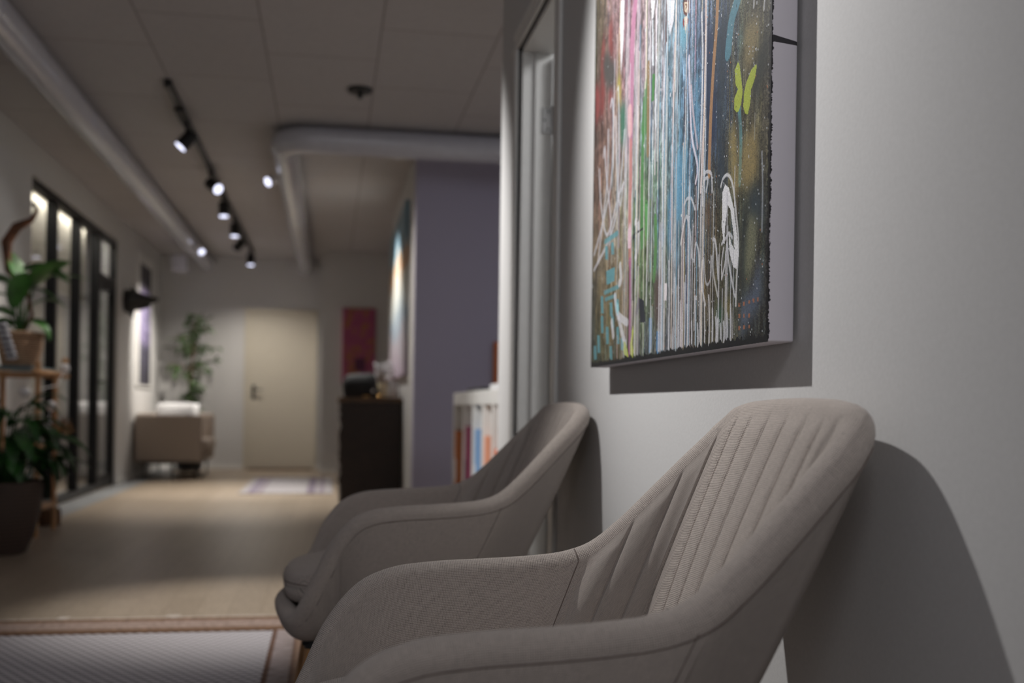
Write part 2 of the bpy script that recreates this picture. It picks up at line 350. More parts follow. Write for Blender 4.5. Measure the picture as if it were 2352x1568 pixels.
def clip_spot(loc,dirv,label,power,hold):
    t=thing('clip_spotlight',label,'spotlight',loc); L_=Vector(loc); d=Vector(dirv).normalized()
    MB().tube([L_-d*.07,L_-d*.065,L_-d*.004,L_],[.026,.036,.040,.038],24).build('lamp_body',M['white'],t,smooth=True)
    MB().tube([L_+d*.0005,L_+d*.003],.034,24).build('lens',M['lens'],t)
    MB().tube([L_-d*.06,hold],.008,10).build('bracket',M['white'],t,smooth=True)
    spot('clip_beam',L_+d*.02,L_+d,power,50,.7,(1,.96,.92),.03)
clip_spot((-.49,8.5,2.575),(-.62,-.50,-.42),'small white spotlight beside the right duct, its lit lens facing the corridor',5,(-.415,8.52,2.625))
clip_spot((-1.43,12.4,2.55),(.45,-.60,-.50),'small white spotlight beside the far end of the left duct',5,(-1.49,12.42,2.62))
t=thing('ceiling_detector','flat round black detector on a ceiling panel between the ducts','detector',(.16,6.5,CZ))
MB().lathe((.16,6.52,CZ),[(.075,0),(.075,-.012),(.068,-.022),(.02,-.026)],28).build('base',M['black_plastic'],t,smooth=True)
MB().lathe((.16,6.52,CZ-.026),[(.016,0),(.014,-.03),(.006,-.036)],16).build('sensor_tip',M['black_plastic'],t,smooth=True)
# ------------------------------------------------------------------ left wall decor
t=thing('wall_sculpture','black faceted animal head sculpture mounted on the left wall','sculpture',(LX,11.85,1.93))
def ring(x,cy,cz,ry,rz,n=8,ph=0): return [(x,cy+ry*math.cos(2*math.pi*k/n+ph),cz+rz*math.sin(2*math.pi*k/n+ph)) for k in range(n)]
secs=[(LX+.0,11.85,1.93,.12,.12),(LX+.06,11.84,1.92,.115,.13),(LX+.13,11.83,1.93,.10,.105),(LX+.20,11.82,1.935,.07,.07),(LX+.28,11.81,1.935,.045,.045),(LX+.35,11.80,1.945,.018,.020)]
m=MB(); v=[];f=[]
for s_ in secs: v+=ring(s_[0],s_[1],s_[2],s_[3],s_[4])
for i in range(5):
    for k in range(8): f.append((i*8+k,i*8+(k+1)%8,i*8+8+(k+1)%8,i*8+8+k))
f.append(tuple(range(8)));f.append(tuple(range(40,48))); m.add(v,f); m.build('head',M['black_plastic'],t)
for sy in (-1,1): MB().tube([(LX+.11,11.83+sy*.06,2.0),(LX+.09,11.83+sy*.09,2.09)],[.028,.003],5).build('ear',M['black_plastic'],t)
MB().tube([(LX+.06,11.83,1.84),(LX+.09,11.83,1.74)],[.05,.006],6).build('mane',M['black_plastic'],t)
MB().tube([(LX+.14,11.82,1.86),(LX+.27,11.80,1.87)],[.04,.012],6).build('jaw',M['black_plastic'],t)
q=N('violet_poster_print'); v=q.coord('Generated'); sp=q.n('ShaderNodeSeparateXYZ'); q.l(v,sp.inputs[0])
nz=q.noise(q.coord('Generated',(1,8,9)),1.2,4,.7); 
ad=q.n('ShaderNodeMath',operation='MULTIPLY_ADD'); q.l(nz,ad.inputs[0]); ad.inputs[1].default_value=.22; q.l(sp.outputs[2],ad.inputs[2])
cr=q.ramp(ad.outputs[0],[(.08,rgb(58,56,66)),(.42,rgb(84,82,100)),(.48,rgb(140,130,166)),(.66,rgb(150,142,176)),(.86,rgb(144,134,170)),(.93,rgb(50,46,56)),(1,rgb(60,56,66))])
pic=q.ramp(q.noise(q.coord('Generated',(1,6,22)),1.6,3,.6),[(.50,(1,1,1,1)),(.56,(.12,.11,.16,1))])
edge=q.ramp(sp.outputs[1],[(.0,(0,0,0,1)),(.45,(0,0,0,1)),(.55,(1,1,1,1))])
mm=q.n('ShaderNodeMix',data_type='RGBA',blend_type='MULTIPLY'); q.l(edge,mm.inputs['Factor']); q.l(cr,mm.inputs[6]); q.l(pic,mm.inputs[7]); q.l(mm.outputs[2],q.b.inputs['Base Color']); q.p(Roughness=.5)
t=thing('wall_poster','tall violet and black poster on the left wall beyond the glass','poster',(LX,13.0,1.7))
MB().box((LX,12.56,1.03),(LX+.02,13.56,2.56)).build('mount',M['trim'],t,bevel=.002)
MB().box((LX+.020,12.68,1.06),(LX+.024,13.40,2.44)).build('print',q.m,t)
q=N('pink_poster_print'); nz=q.noise(q.coord('Object',(7,1,5)),1,3,.6)
q.l(q.ramp(nz,[(.46,rgb(158,74,108)),(.53,rgb(166,82,114)),(.56,rgb(164,106,52)),(.62,rgb(156,96,56)),(.64,rgb(160,74,108))]),q.b.inputs['Base Color']); q.p(Roughness=.5)
t=thing('canvas_picture','pink and ochre patterned picture on the back wall above the desk','picture',(.35,BY2,1.6))
MB().box((.155,BY2-.025,1.12),(.565,BY2,2.06)).build('canvas',q.m,t,bevel=.002)
MB().box((.31,BY2-.027,1.28),(.44,BY2-.0255,1.44)).build('patch',plain('dark_print_patch',(92,36,72),.5),t)
# bright painting on the passage wall
q=N('bright_painting_print'); v=q.coord('Generated'); sp=q.n('ShaderNodeSeparateXYZ'); q.l(v,sp.inputs[0])
nz=q.noise(q.coord('Generated',(1,5,4)),1.3,4,.6); ad=q.n('ShaderNodeMath',operation='MULTIPLY_ADD'); q.l(nz,ad.inputs[0]); ad.inputs[1].default_value=.5; q.l(sp.outputs[2],ad.inputs[2])
q.l(q.ramp(ad.outputs[0],[(.2,rgb(190,170,190)),(.45,rgb(200,190,200)),(.6,rgb(170,190,205)),(.72,rgb(225,230,225)),(.86,rgb(226,220,205)),(.94,rgb(214,150,84)),(1.02,rgb(200,210,200)),(1.15,rgb(120,150,165))]),q.b.inputs['Base Color']); q.p(Roughness=.45)
t=thing('large_painting','large pale multicoloured painting on the passage wall, seen edge on','painting',(PX,9.8,1.6))
MB().box((PX-.035,8.55,1.10),(PX,10.75,2.50)).build('canvas',q.m,t,bevel=.002)
# orange picture in the side room
single(MB().box((1.22,PY0-.03,1.0),(1.9,PY0,1.34)).build('orange_picture',plain('orange_print',(214,120,62),.5),bevel=.002),'orange picture on the mauve wall, half hidden behind the door casing','picture')
# ------------------------------------------------------------------ corridor rugs
q=N('striped_rug'); sp=q.n('ShaderNodeSeparateXYZ'); q.l(q.coord('Generated'),sp.inputs[0]); 
st=q.ramp(sp.outputs[0],[(0,rgb(152,148,153)),(.08,rgb(156,152,156)),(.10,rgb(121,112,129)),(.16,rgb(125,117,134)),(.18,rgb(153,148,153)),(.22,rgb(123,112,125)),(.25,rgb(158,155,160)),(.70,rgb(163,160,164)),(.73,rgb(115,106,121)),(.80,rgb(119,110,125)),(.82,rgb(160,156,160)),(.88,rgb(125,115,129)),(.92,rgb(156,152,156)),(1,rgb(156,152,156))])
q.l(st,q.b.inputs['Base Color']); q.p(Roughness=.95); M['rug2']=q.m
single(MB().box((-.83,10.35,.0),(.05,12.6,.008)).build('runner_rug',q.m,bevel=.002),'pale grey rug with mauve stripes on the floor before the far door','rug')
RG=thing('woven_rug','grey woven rug with brown braided border beside the armchairs','rug',(-1.2,2.6,0))
q=N('grey_basket_rug'); tc=q.n('ShaderNodeTexCoord'); sp=q.n('ShaderNodeSeparateXYZ'); q.l(tc.outputs['Object'],sp.inputs[0])
def mth(op,a,b=None):
    x=q.n('ShaderNodeMath',operation=op)
    for i,o in enumerate((a,b)):
        if o is None: continue
        if isinstance(o,(int,float)): x.inputs[i].default_value=o
        else: q.l(o,x.inputs[i])
    return x.outputs[0]
def rowpat(px,py):
    row=mth('MULTIPLY',sp.outputs[1],1/py); fl=mth('FLOOR',row); fx=mth('ADD',mth('MULTIPLY',sp.outputs[0],1/px),mth('MULTIPLY',fl,.5))
    u=mth('SUBTRACT',mth('FRACT',fx),.5); v_=mth('SUBTRACT',mth('FRACT',row),.5)
    return mth('SQRT',mth('ADD',mth('MULTIPLY',mth('MULTIPLY',u,u),1.0),mth('MULTIPLY',mth('MULTIPLY',v_,v_),1.6)))
pt=rowpat(.036,.028)
q.l(q.ramp(pt,[(.22,rgb(66,60,60)),(.36,rgb(186,182,186))]),q.b.inputs['Base Color']); q.p(Roughness=.95); q.bump(pt,.6,.004); mat_rug=q.m
MB().box((-3.6+1.45,-.5,0),(-.19,4.02,.011)).build('rug_field',mat_rug,RG)
q=N('brown_braid'); sp=q.n('ShaderNodeSeparateXYZ'); q.l(q.coord('Generated'),sp.inputs[0])
def braid(name,axis,stops,sc):
    global q
    q=N(name); s2=q.n('ShaderNodeSeparateXYZ'); q.l(q.coord('Generated'),s2.inputs[0]); g=q.noise(q.coord('Object',sc),1,3,.7)
    mx=q.n('ShaderNodeMix',data_type='RGBA',blend_type='MULTIPLY'); mx.inputs['Factor'].default_value=1
    q.l(q.ramp(s2.outputs[axis],stops),mx.inputs[6]); q.l(q.ramp(g,[(.35,(.6,.58,.56,1)),(.65,(1.1,1.1,1.1,1))]),mx.inputs[7]); q.l(mx.outputs[2],q.b.inputs['Base Color']); q.p(Roughness=.95); q.bump(g,.7,.006); return q.m
mb_=braid('brown_braid_back',1,[(0,rgb(112,84,62)),(.22,rgb(118,88,66)),(.3,rgb(160,140,130)),(.7,rgb(158,138,128)),(.78,rgb(118,88,64)),(.93,rgb(124,96,74)),(.97,rgb(208,200,192)),(1,rgb(208,200,192))],(45,30,1))
MB().box((LX+.0,4.02,0),(.09,4.30,.014)).build('back_border',mb_,RG)
mr_=braid('brown_braid_side',0,[(0,rgb(104,76,62)),(.05,rgb(104,76,62)),(.07,rgb(160,148,148)),(.27,rgb(150,138,136)),(.30,rgb(104,78,64)),(.34,rgb(136,110,92)),(.52,rgb(142,116,98)),(.56,rgb(102,76,62)),(.60,rgb(146,132,96)),(.8,rgb(138,124,88)),(.84,rgb(106,70,50)),(1,rgb(130,100,76))],(20,60,1))
MB().box((-.19,-.5,0),(.09,4.02,.013)).build('side_border',mr_,RG)
fr=MB(); random.seed(3)
x=LX+.02
while x<.08:
    fr.tube([(x,4.30,.006),(x+random.uniform(-.01,.01),4.318+random.uniform(0,.012),.004)],.0022,5); x+=random.uniform(.006,.012)
for x in (-1.02,-1.0,-.62,-.60,-.585): fr.tube([(x,4.30,.008),(x+.015,4.33,.012),(x+.02,4.37,.006)],.003,5)
o=fr.build('fringe',plain('cream_fringe',(214,206,198),.9),RG); o['kind']='stuff'
# ------------------------------------------------------------------ sofa, tree
SX0,SX1,SY0,SY1=LX+.03,-1.40,12.35,13.55
t=thing('sofa','pale upholstered two seat sofa against the left wall near the far door','sofa',(-1.75,12.95,0))
MB().box((SX0,SY0,.19),(SX1,SY0+.12,.72)).build('armrest',M['sofa'],t,bevel=.03,seg=4)
MB().box((SX0,SY1-.12,.19),(SX1+.02,SY1,.73)).build('armrest',M['sofa'],t,bevel=.03,seg=4)
MB().box((SX0,SY0+.12,.19),(SX0+.16,SY1-.12,.73)).build('backrest',M['sofa'],t,bevel=.03,seg=4)
MB().box((SX0+.16,SY0+.12,.19),(SX1+.01,SY1-.12,.30)).build('seat_base',M['sofa'],t,bevel=.02,seg=3)
for a,b_ in ((SY0+.125,SY0+.60),(SY0+.605,SY1-.125)): MB().box((SX0+.16,a,.302),(SX1+.05,b_,.44)).build('seat_cushion',M['sofa'],t,bevel=.04,seg=4)
for x in (SX0+.10,SX0+.40,SX1-.06):
    for y in (SY0+.08,SY1-.08): MB().tube([(x,y,.19),(x,y,0)],[.014,.010],10).build('leg',M['black_metal'],t)
MB().box((SX0+.05,SY0+.07,.165),(SX1-.03,SY0+.10,.188)).box((SX1-.07,SY0+.1,.165),(SX1-.04,SY1-.1,.188)).build('base_rail',M['black_metal'],t)
def pillow(cx,cy,cz,w,h,d,label,rot):
    m=MB(); n=14; v=[];f=[]
    for s_ in (1,-1):
        for i in range(n+1):
            for j in range(n+1):
                a=i/n*2-1;b_=j/n*2-1; th=d*.5*((1-a**4)*(1-b_**4))**.5
                v.append((a*w/2*(1-.06*b_*b_),s_*th,b_*h/2*(1-.06*a*a)))
    for s_ in (0,1):
        for i in range(n):
            for j in range(n):
                o_=s_*(n+1)**2; f.append((o_+i*(n+1)+j,o_+(i+1)*(n+1)+j,o_+(i+1)*(n+1)+j+1,o_+i*(n+1)+j+1))
    R=Matrix.Rotation(rot,3,'Z')@Matrix.Rotation(-.25,3,'X'); v=[R@Vector(p)+Vector((cx,cy,cz)) for p in v]
    return single(m.add(v,f).build('cushion',M['white'],smooth=True),label,'cushion','white cushions on the sofa')
pillow(-1.725,12.66,.66,.42,.40,.13,'white cushion leaning on the near sofa armrest',.25)
pillow(-1.725,13.20,.66,.42,.40,.14,'white cushion by the far armrest of the sofa',-.3)
# ficus tree
random.seed(11)
t=thing('potted_ficus_tree','tall slender leafy indoor tree standing behind the sofa by the far door','plant',(-1.72,13.93,0))
MB().lathe((-1.72,13.93,0),[(.12,0),(.15,.02),(.17,.33),(.155,.33),(.145,.28)],28).build('pot',M['black_plastic'],t,smooth=True)
MB().lathe((-1.72,13.93,.26),[(.001,0),(.145,.0),(.14,.01),(.001,.015)],20).build('soil',M['terracotta'],t)
tp=[(-1.72,13.93,.27),(-1.71,13.92,.7),(-1.73,13.94,1.1),(-1.69,13.92,1.5),(-1.66,13.93,1.9)]
tk=MB().tube(tp,[.022,.02,.017,.012,.005],10)
lf=MB()
for i in range(64):
    h=random.uniform(.72,1.95); k=(h-.27)/1.63; bp=Vector((-1.72+.05*k,13.93,h))
    a=random.uniform(0,2*math.pi); sp_=(.34 if 1.1<h<1.7 else .20)*random.uniform(.35,1)*(1 if h>.95 else .7)
    en=bp+Vector((math.cos(a)*sp_,min(math.sin(a)*sp_,.22),random.uniform(0,.13)))
    if en.y>14.2: en.y=14.2
    tk.tube([bp,(bp+en)/2+Vector((0,0,.03)),en],[.004,.003,.002],5)
    for j in range(7):
        p=bp.lerp(en,random.uniform(.35,1)); d_=Vector((random.uniform(-1,1),random.uniform(-1,.5),random.uniform(-.5,.6)))
        lf.leaf(p,d_,random.uniform(.07,.13),random.uniform(.028,.045),.6,5,random.uniform(-1,1))
tk.build('trunk',M['bark'],t,smooth=True); lf.build('foliage',M['leaf_mid'],t,smooth=True)
# ------------------------------------------------------------------ reception desk
random.seed(5)
t=thing('reception_desk','tall dark wooden desk block with a rough live edge below the pink picture','desk',(.35,9.5,0))
pl=[]
for i in range(26):
    z=i/25*.875; pl.append((.095+random.uniform(-.012,.012),z))
m=MB(); poly=pl+[(PX-.012,.875),(PX-.012,0)]
m.prism(poly,1,9.02,10.6); m.build('body',M['dark_wood'],t)
m=MB(); m.prism([(.085,.877),(.080,.895),(.092,.918),(PX-.006,.918),(PX-.006,.877)],1,9.0,10.62); m.build('top',M['dark_top'],t)
# bag on desk
t=thing('shoulder_bag','soft black bag standing on the dark desk top','bag',(.26,9.3,.918))
v=[];m=MB()
secs=[(0,.145,.10),(.05,.155,.11),(.12,.150,.105),(.175,.135,.08),(.20,.11,.05)]
for z,a,b_ in secs:
    for k in range(24):
        c_=2*math.pi*k/24; e=lambda t_,p:math.copysign(abs(t_)**p,t_)
        v.append((.262+a*e(math.cos(c_),.45)+(.012 if z<.1 else 0),9.33+b_*e(math.sin(c_),.5),.919+z+(.012*math.cos(c_+.4) if z>.15 else 0)))
f=[(i*24+k,i*24+(k+1)%24,i*24+24+(k+1)%24,i*24+24+k) for i in range(4) for k in range(24)]+[tuple(range(24)),tuple(range(96,120))]
m.add(v,f).build('bag_body',M['leather'],t,smooth=True,angle=60)
MB().tube([(.33,9.218,.94),(.36,9.20,.99),(.37,9.21,1.06),(.34,9.235,1.10)],.008,8).build('strap',M['leather'],t,smooth=True)
MB().ball((.372,9.205,.975),.014,10).build('white_tag',M['white'],t,smooth=True)
# vases with twigs
def vase(x,y,label,mat,h,w,twigs):
    t=thing('vase',label,'vase',(x,y,.918),'vases at the wall end of the desk')
    MB().lathe((x,y,.918),[(w*.8,0),(w,.01),(w*1.02,h*.6),(w*.94,h),(w*.82,h),(w*.8,h*.9)],24).build('vase_body',mat,t,smooth=True)
    s_=MB(); bl=MB()
    for i in range(twigs):
        a=random.uniform(0,6.28); e=Vector((x+math.cos(a)*.07,y+math.sin(a)*.09,.918+h+random.uniform(.05,.17)))
        e.x=min(e.x,PX-.075)
        s_.tube([(x+math.cos(a)*w*.3,y+math.sin(a)*w*.3,.918+h*.8),(Vector((x,y,.918+h))+e)/2,e],.0015,5)
        for j in range(4): bl.ball(e+Vector((random.uniform(-.02,.004),random.uniform(-.02,.02),random.uniform(-.03,.01))),random.uniform(.006,.011),5)
    s_.build('stems',M['bark'],t); o=bl.build('blossoms',M['white'],t,smooth=True); o['kind']='stuff'
vase(.462,9.45,'cream vase of dried white sprigs beside the black bag',plain('cream_ceramic',(224,208,172),.4),.13,.042,16)
vase(.560,9.25,'white vase of dried sprigs at the wall end of the desk',plain('white_ceramic',(226,224,226),.35),.15,.040,12)
single(MB().lathe((.31,9.06,.918),[(.02,0),(.03,.006),(.028,.014),(.018,.012)],16).build('small_dish',M['brass'],smooth=True),'small brass dish at the front edge of the desk','dish')
single(MB().lathe((.42,9.07,.918),[(.015,0),(.018,.012),(.010,.020)],14).build('trinket',M['brass'],smooth=True),'tiny brass trinket on the desk edge below the cream vase','trinket')
# ------------------------------------------------------------------ white shelf in side room
BX=.875; YA,YB=5.35,7.55
t=thing('bookshelf','white low bookshelf with upright dividers beyond the wall end','bookshelf',(1.0,6.4,0))
MB().box((BX,YA,.86),(BX+.34,YB,.945)).build('shelf_top',M['trim'],t,bevel=.004)
MB().box((BX,YA,0),(BX+.34,YB,.08)).build('plinth',M['trim'],t,bevel=.004)
MB().box((BX+.32,YA,.08),(BX+.34,YB,.86)).build('back_panel',M['trim'],t)
MB().box((BX+.01,YA+.02,.26),(BX+.32,YB-.02,.28)).build('middle_shelf',M['trim'],t)
ys=[YA,5.72,6.10,6.52,6.98,YB-.03]
for y in ys: MB().box((BX,y,.08),(BX+.32,y+.03,.86)).build('divider',M['trim'],t,bevel=.003)
cols=[('brown',(176,98,44)),('plum',(150,70,100)),('pale blue',(132,170,214)),('salmon',(230,160,130)),('orange',(224,110,60))]
place=['in the farthest compartment of the white shelf','in the second compartment from the mauve wall','in the third compartment from the mauve wall','in the fourth compartment from the mauve wall','in the nearest compartment of the white shelf']
for i,(n_,c_) in enumerate(cols):
    y1=ys[5-i]; hh=(.30,.34,.33,.30,.24)[i]
    t=thing('ring_binder',n_+' binder standing '+place[i],'binder',(BX+.15,y1-.05,.38),'coloured binders on the white shelf')
    mt=plain('binder_'+n_.replace(' ','_'),c_,.5)
    MB().box((BX+.012,y1-.085,.281),(BX+.28,y1-.008,.381+hh)).build('cover',mt,t,bevel=.003)
    MB().box((BX+.008,y1-.068,.33),(BX+.012,y1-.026,.33+hh*.5)).build('label_pocket',plain('binder_label_'+n_.replace(' ','_'),tuple(int(k*.5) for k in c_),.5) if i==1 else M['white'],t)
single(MB().box((BX+.02,6.3,.946),(BX+.16,6.95,.966)).build('closed_laptop',M['leather'],bevel=.004),'thin dark folder lying on top of the white shelf','folder')
single(MB().box((BX+.02,5.65,.946),(BX+.2,5.95,.975)).build('paper_stack',M['white'],bevel=.002),'white paper stack on the near end of the white shelf','paper')
# ------------------------------------------------------------------ plant stand with its plants (left)
t=thing('plant_stand','open wooden rod plant stand by the left wall','plant stand',(-1.94,7.25,0))
z0=1.03
for (x,y,zt,nm) in ((-1.775,7.0,1.09,0),(-1.785,7.47,1.04,0),(-2.11,7.0,1.04,0),(-2.11,7.47,1.04,0)): MB().tube([(x,y,0.0),(x,y,zt)],[.014,.017],12).build('leg',M['beech'],t,smooth=True)
MB().tube([(-1.775,6.9,z0),(-1.785,7.62,z0)],.013,12).tube([(-2.11,6.9,z0),(-2.11,7.6,z0)],.013,12).tube([(-2.14,7.47,z0-.02),(-1.70,7.47,z0-.02)],.013,12).tube([(-2.14,7.0,z0-.02),(-1.72,7.0,z0-.02)],.013,12).build('rail',M['beech'],t,smooth=True)
MB().box((-2.09,6.93,z0+.012),(-1.80,7.55,z0+.03)).build('top_board',M['slate'],t,bevel=.003)
MB().box((-2.12,6.95,.55),(-1.77,7.5,.57)).build('middle_board',M['beech'],t,bevel=.003)
MB().box((-2.12,6.95,.16),(-1.77,7.5,.18)).build('lower_board',M['beech'],t,bevel=.003)
MB().prism([(7.03,.57),(7.12,.57),(7.07,.98),(7.05,.98)],0,-1.80,-1.785).build('side_slat',M['beech'],t)
# globes of a string light
t=thing('globe_string_light','string of small white globe lamps wound around the plant stand','string light',(-1.76,7.2,1.0))
gl=[(-1.735,7.50,1.065),(-1.83,6.93,.90),(-1.74,7.19,.815),(-1.735,7.05,.70)]
MB().tube([gl[0],(-1.73,7.3,.95),gl[1],(-1.75,7.05,.84),gl[2],(-1.74,7.15,.75),gl[3]],.003,6).build('cord',M['white'],t,smooth=True)
for g in gl: MB().ball(g,.033,12).build('globe',M['glow_white'],t,smooth=True)
single(MB().ball((-1.74,7.53,1.115),.022,10).build('wooden_ball',M['beech'],smooth=True),'round wooden ball on the end of the stand rail','ball')
# basket plant
t=thing('basket_plant','broad leaved green plant in a woven basket on the plant stand','plant',(-1.93,7.2,z0+.03))
q=N('woven_basket'); v_=q.coord('Object',(1,1,1)); wv=q.n('ShaderNodeTexWave',bands_direction='Z'); wv.inputs['Scale'].default_value=22; wv.inputs['Distortion'].default_value=3; wv.inputs['Detail Scale'].default_value=14; q.l(v_,wv.inputs[0])
nz=q.noise(v_,70,3); mu=q.n('ShaderNodeMath',operation='MULTIPLY'); q.l(wv.outputs[1],mu.inputs[0]); q.l(nz,mu.inputs[1])
q.l(q.ramp(mu.outputs[0],[(.1,rgb(128,92,66)),(.5,rgb(200,168,138))]),q.b.inputs['Base Color']); q.p(Roughness=.8); q.bump(mu.outputs[0],.6,.006); M['basket']=q.m
bc=(-1.94,7.22,z0+.031)
MB().lathe(bc,[(.095,0),(.11,.01),(.128,.10),(.135,.165),(.130,.175),(.138,.185),(.138,.215),(.128,.222),(.118,.21),(.112,.17)],36).build('basket',M['basket'],t,smooth=True)
MB().lathe((bc[0],bc[1],bc[2]+.165),[(.001,0),(.112,0),(.10,.01),(.001,.012)],20).build('soil',M['terracotta'],t)
top=Vector((bc[0],bc[1],bc[2]+.17))
big=MB(); st=MB(); random.seed(21)
# stem ends with leaf directions (x toward the corridor is +, z up)
LV=[((.02,-.02,.30),(.55,.1,.75),.34,.12,.5),((-.03,0,.33),(-.5,-.1,.45),.30,.12,1.2),((-.02,.02,.36),(-.15,.1,.8),.24,.11,.8),((.07,.0,.33),(.8,.2,-.05),.22,.07,.7),
    ((-.06,0,.16),(-.6,-.1,.5),.24,.12,1.5),((-.05,-.03,.10),(-.5,-.2,.15),.18,.10,1.0),((.06,-.02,.12),(.6,-.1,.25),.20,.08,1.9),((.1,.05,.42),(.9,.3,.18),.30,.05,.3),((.03,.03,.20),(.5,.2,.7),.26,.08,1.3),((.02,.02,.46),(.75,.25,.12),.28,.10,.6),((-.04,-.02,.22),(.2,-.2,.9),.25,.09,.9),((-.08,0,.28),(-.8,-.2,.2),.32,.12,.9)]
for b_,d_,L_,w_,dr in LV:
    e=top+Vector(b_); st.tube([top+Vector((b_[0]*.15,b_[1]*.15,-.01)),top+Vector((b_[0]*.4,b_[1]*.4,b_[2]*.55)),e],[.006,.005,.004],7); big.leaf(e-Vector(d_).normalized()*.02,d_,L_*1.1,w_*1.45,dr,12,random.uniform(-.7,.7),.22)
st.clampx(-2.135).build('stems',M['leaf'],t,smooth=True); big.clampx(-2.14).build('leaves',M['leaf'],t,smooth=True)
MB().tube([top+Vector((-.01,0,0)),top+Vector((.07,0,.16)),top+Vector((.04,0,.30)),top+Vector((-.08,0,.44)),top+Vector((-.09,0,.62)),top+Vector((-.03,0,.72)),top+Vector((.06,0,.77)),top+Vector((.09,0,.83)),top+Vector((.065,0,.88))],[.012,.012,.011,.018,.034,.032,.018,.014,.012],10).build('dried_flower_stalk',M['vine'],t,smooth=True)
# zebra striped roll
q=N('black_white_stripe'); wv=q.n('ShaderNodeTexWave',bands_direction='Z'); wv.inputs['Scale'].default_value=9; wv.inputs['Distortion'].default_value=3; q.l(q.coord('Object'),wv.inputs[0]); q.l(q.ramp(wv.outputs[1],[(.45,rgb(40,40,50)),(.55,rgb(206,206,214))]),q.b.inputs['Base Color']); q.p(Roughness=.8)
single(MB().tube([(-1.955,6.86,1.32),(-1.885,6.86,1.095)],[.03,.03],14).build('striped_roll',q.m,smooth=True,bevel=.006),'black and white striped roll leaning in front of the basket','roll')
# dried flower bunch
random.seed(2)
t=thing('dried_flower_bunch','tan dried flower head hanging from the plant stand','dried flowers',(-1.74,7.45,.70))
m=MB()
for i in range(70):
    d_=Vector((random.uniform(-.4,1),random.uniform(-.6,.6),random.uniform(-.5,.6))); m.leaf((-1.745,7.46,.685),d_,random.uniform(.06,.11),.018,.9,4)
m.build('petals',M['dry'],t,smooth=True); MB().tube([(-1.785,7.47,.66),(-1.745,7.46,.69)],.004,6).build('stalk',M['bark'],t)
single(MB().lathe((-1.88,7.73,.0),[(.02,0),(.075,.0),(.08,.02),(.08,.10),(.07,.115),(.02,.115)],24).build('wooden_bowl',M['bark'],smooth=True),'brown round wooden pot on the floor below the stand','pot')
# big planter with peace lily
t=thing('floor_planter_plant','dense dark green plant in a dark brown tapered planter on the floor','plant',(-1.74,6.42,0))
q=N('dark_woven_planter'); wv=q.n('ShaderNodeTexWave',bands_direction='Z'); wv.inputs['Scale'].default_value=14; q.l(q.coord('Object'),wv.inputs[0]); 
q.l(q.ramp(wv.outputs[1],[(.2,rgb(58,46,40)),(.8,rgb(78,62,54))]),q.b.inputs['Base Color']); q.p(Roughness=.6); q.bump(wv.outputs[1],.25,.003)
pc=(-1.80,6.30,0)
MB().lathe(pc,[(.13,0),(.15,.008),(.19,.10),(.225,.24),(.235,.40),(.225,.405),(.215,.40),(.205,.34)],44).build('planter',q.m,t,smooth=True)
MB().lathe((pc[0],pc[1],.34),[(.001,0),(.205,0),(.2,.015),(.001,.02)],24).build('soil',M['terracotta'],t)
random.seed(9); m=MB(); st=MB()
for i in range(120):
    a=random.uniform(0,2*math.pi); r_=random.uniform(.02,.15); b_=Vector((pc[0]+math.cos(a)*r_,pc[1]+math.sin(a)*r_,.35))
    out=random.uniform(.25,1.2); hgt=random.uniform(.12,.42)*(1.1 if out<.7 else .8); e=b_+Vector((math.cos(a)*out*.16,math.sin(a)*out*.16,hgt))
    st.tube([b_,b_.lerp(e,.5)+Vector((0,0,.03)),e],.0035,5)
    m.leaf(e,Vector((math.cos(a)*out,math.sin(a)*out,random.uniform(.1,.9))),random.uniform(.16,.28),random.uniform(.05,.085),random.uniform(.8,2.2),8,random.uniform(-.4,.4),.3)
for b_,d_,L_,w_,dr in (((-1.68,6.25,.56),(1,.15,.5),.34,.10,2.6),((-1.70,6.3,.50),(1,.5,.25),.30,.09,2.4),((-1.86,6.2,.72),(.0,0,1),.30,.05,.2),((-1.72,6.3,.70),(.6,.2,.8),.28,.04,.8)):
    st.tube([(pc[0]+.05,pc[1],.35),b_],.004,5); m.leaf(b_,d_,L_,w_,dr,12,0,.3)
st.clampx(-2.135).build('stems',M['leaf_dark'],t,smooth=True); m.clampx(-2.14).build('leaves',M['leaf_dark'],t,smooth=True)
# ------------------------------------------------------------------ armchairs
def catmull(P,n):
    P=[Vector(p) for p in P]; out=[]; m=len(P)
    for i in range(m):
        p0,p1,p2,p3=P[i-1],P[i],P[(i+1)%m],P[(i+2)%m]
        for k in range(n):
            t=k/n; out.append(.5*((2*p1)+(p2-p0)*t+(2*p0-5*p1+4*p2-p3)*t*t+(3*p1-p0-3*p2+p3)*t**3))
    return out
HALF=[(-.130,.0,.356),(-.126,.08,.353),(-.116,.155,.348),(-.096,.205,.345),(-.071,.234,.385),(-.040,.249,.450),(-.007,.257,.520),(.036,.263,.571),(.088,.266,.595),(.155,.266,.604),(.235,.265,.608),(.30,.262,.612),(.355,.260,.619),(.400,.257,.636),(.445,.252,.672),(.495,.246,.722),(.548,.237,.776),(.590,.225,.817),(.618,.200,.842),(.628,.15,.853),(.631,.07,.857),(.632,0,.858)]
R_=.0235
def chair_sections():
    loop=[Vector(p) for p in HALF]+[Vector((x,-y,z)) for (x,y,z) in HALF[-2:0:-1]]
    C=catmull(loop,26); n=len(C)
    # resample evenly
    d=[0]
    for i in range(n): d.append(d[-1]+(C[(i+1)%n]-C[i]).length)
    Lt=d[-1]; K=760; res=[];j=0
    for k in range(K):
        s_=Lt*k/K
        while d[j+1]<s_: j+=1
        t=(s_-d[j])/(d[j+1]-d[j]); res.append(C[j].lerp(C[(j+1)%n],t))
    return res,Lt
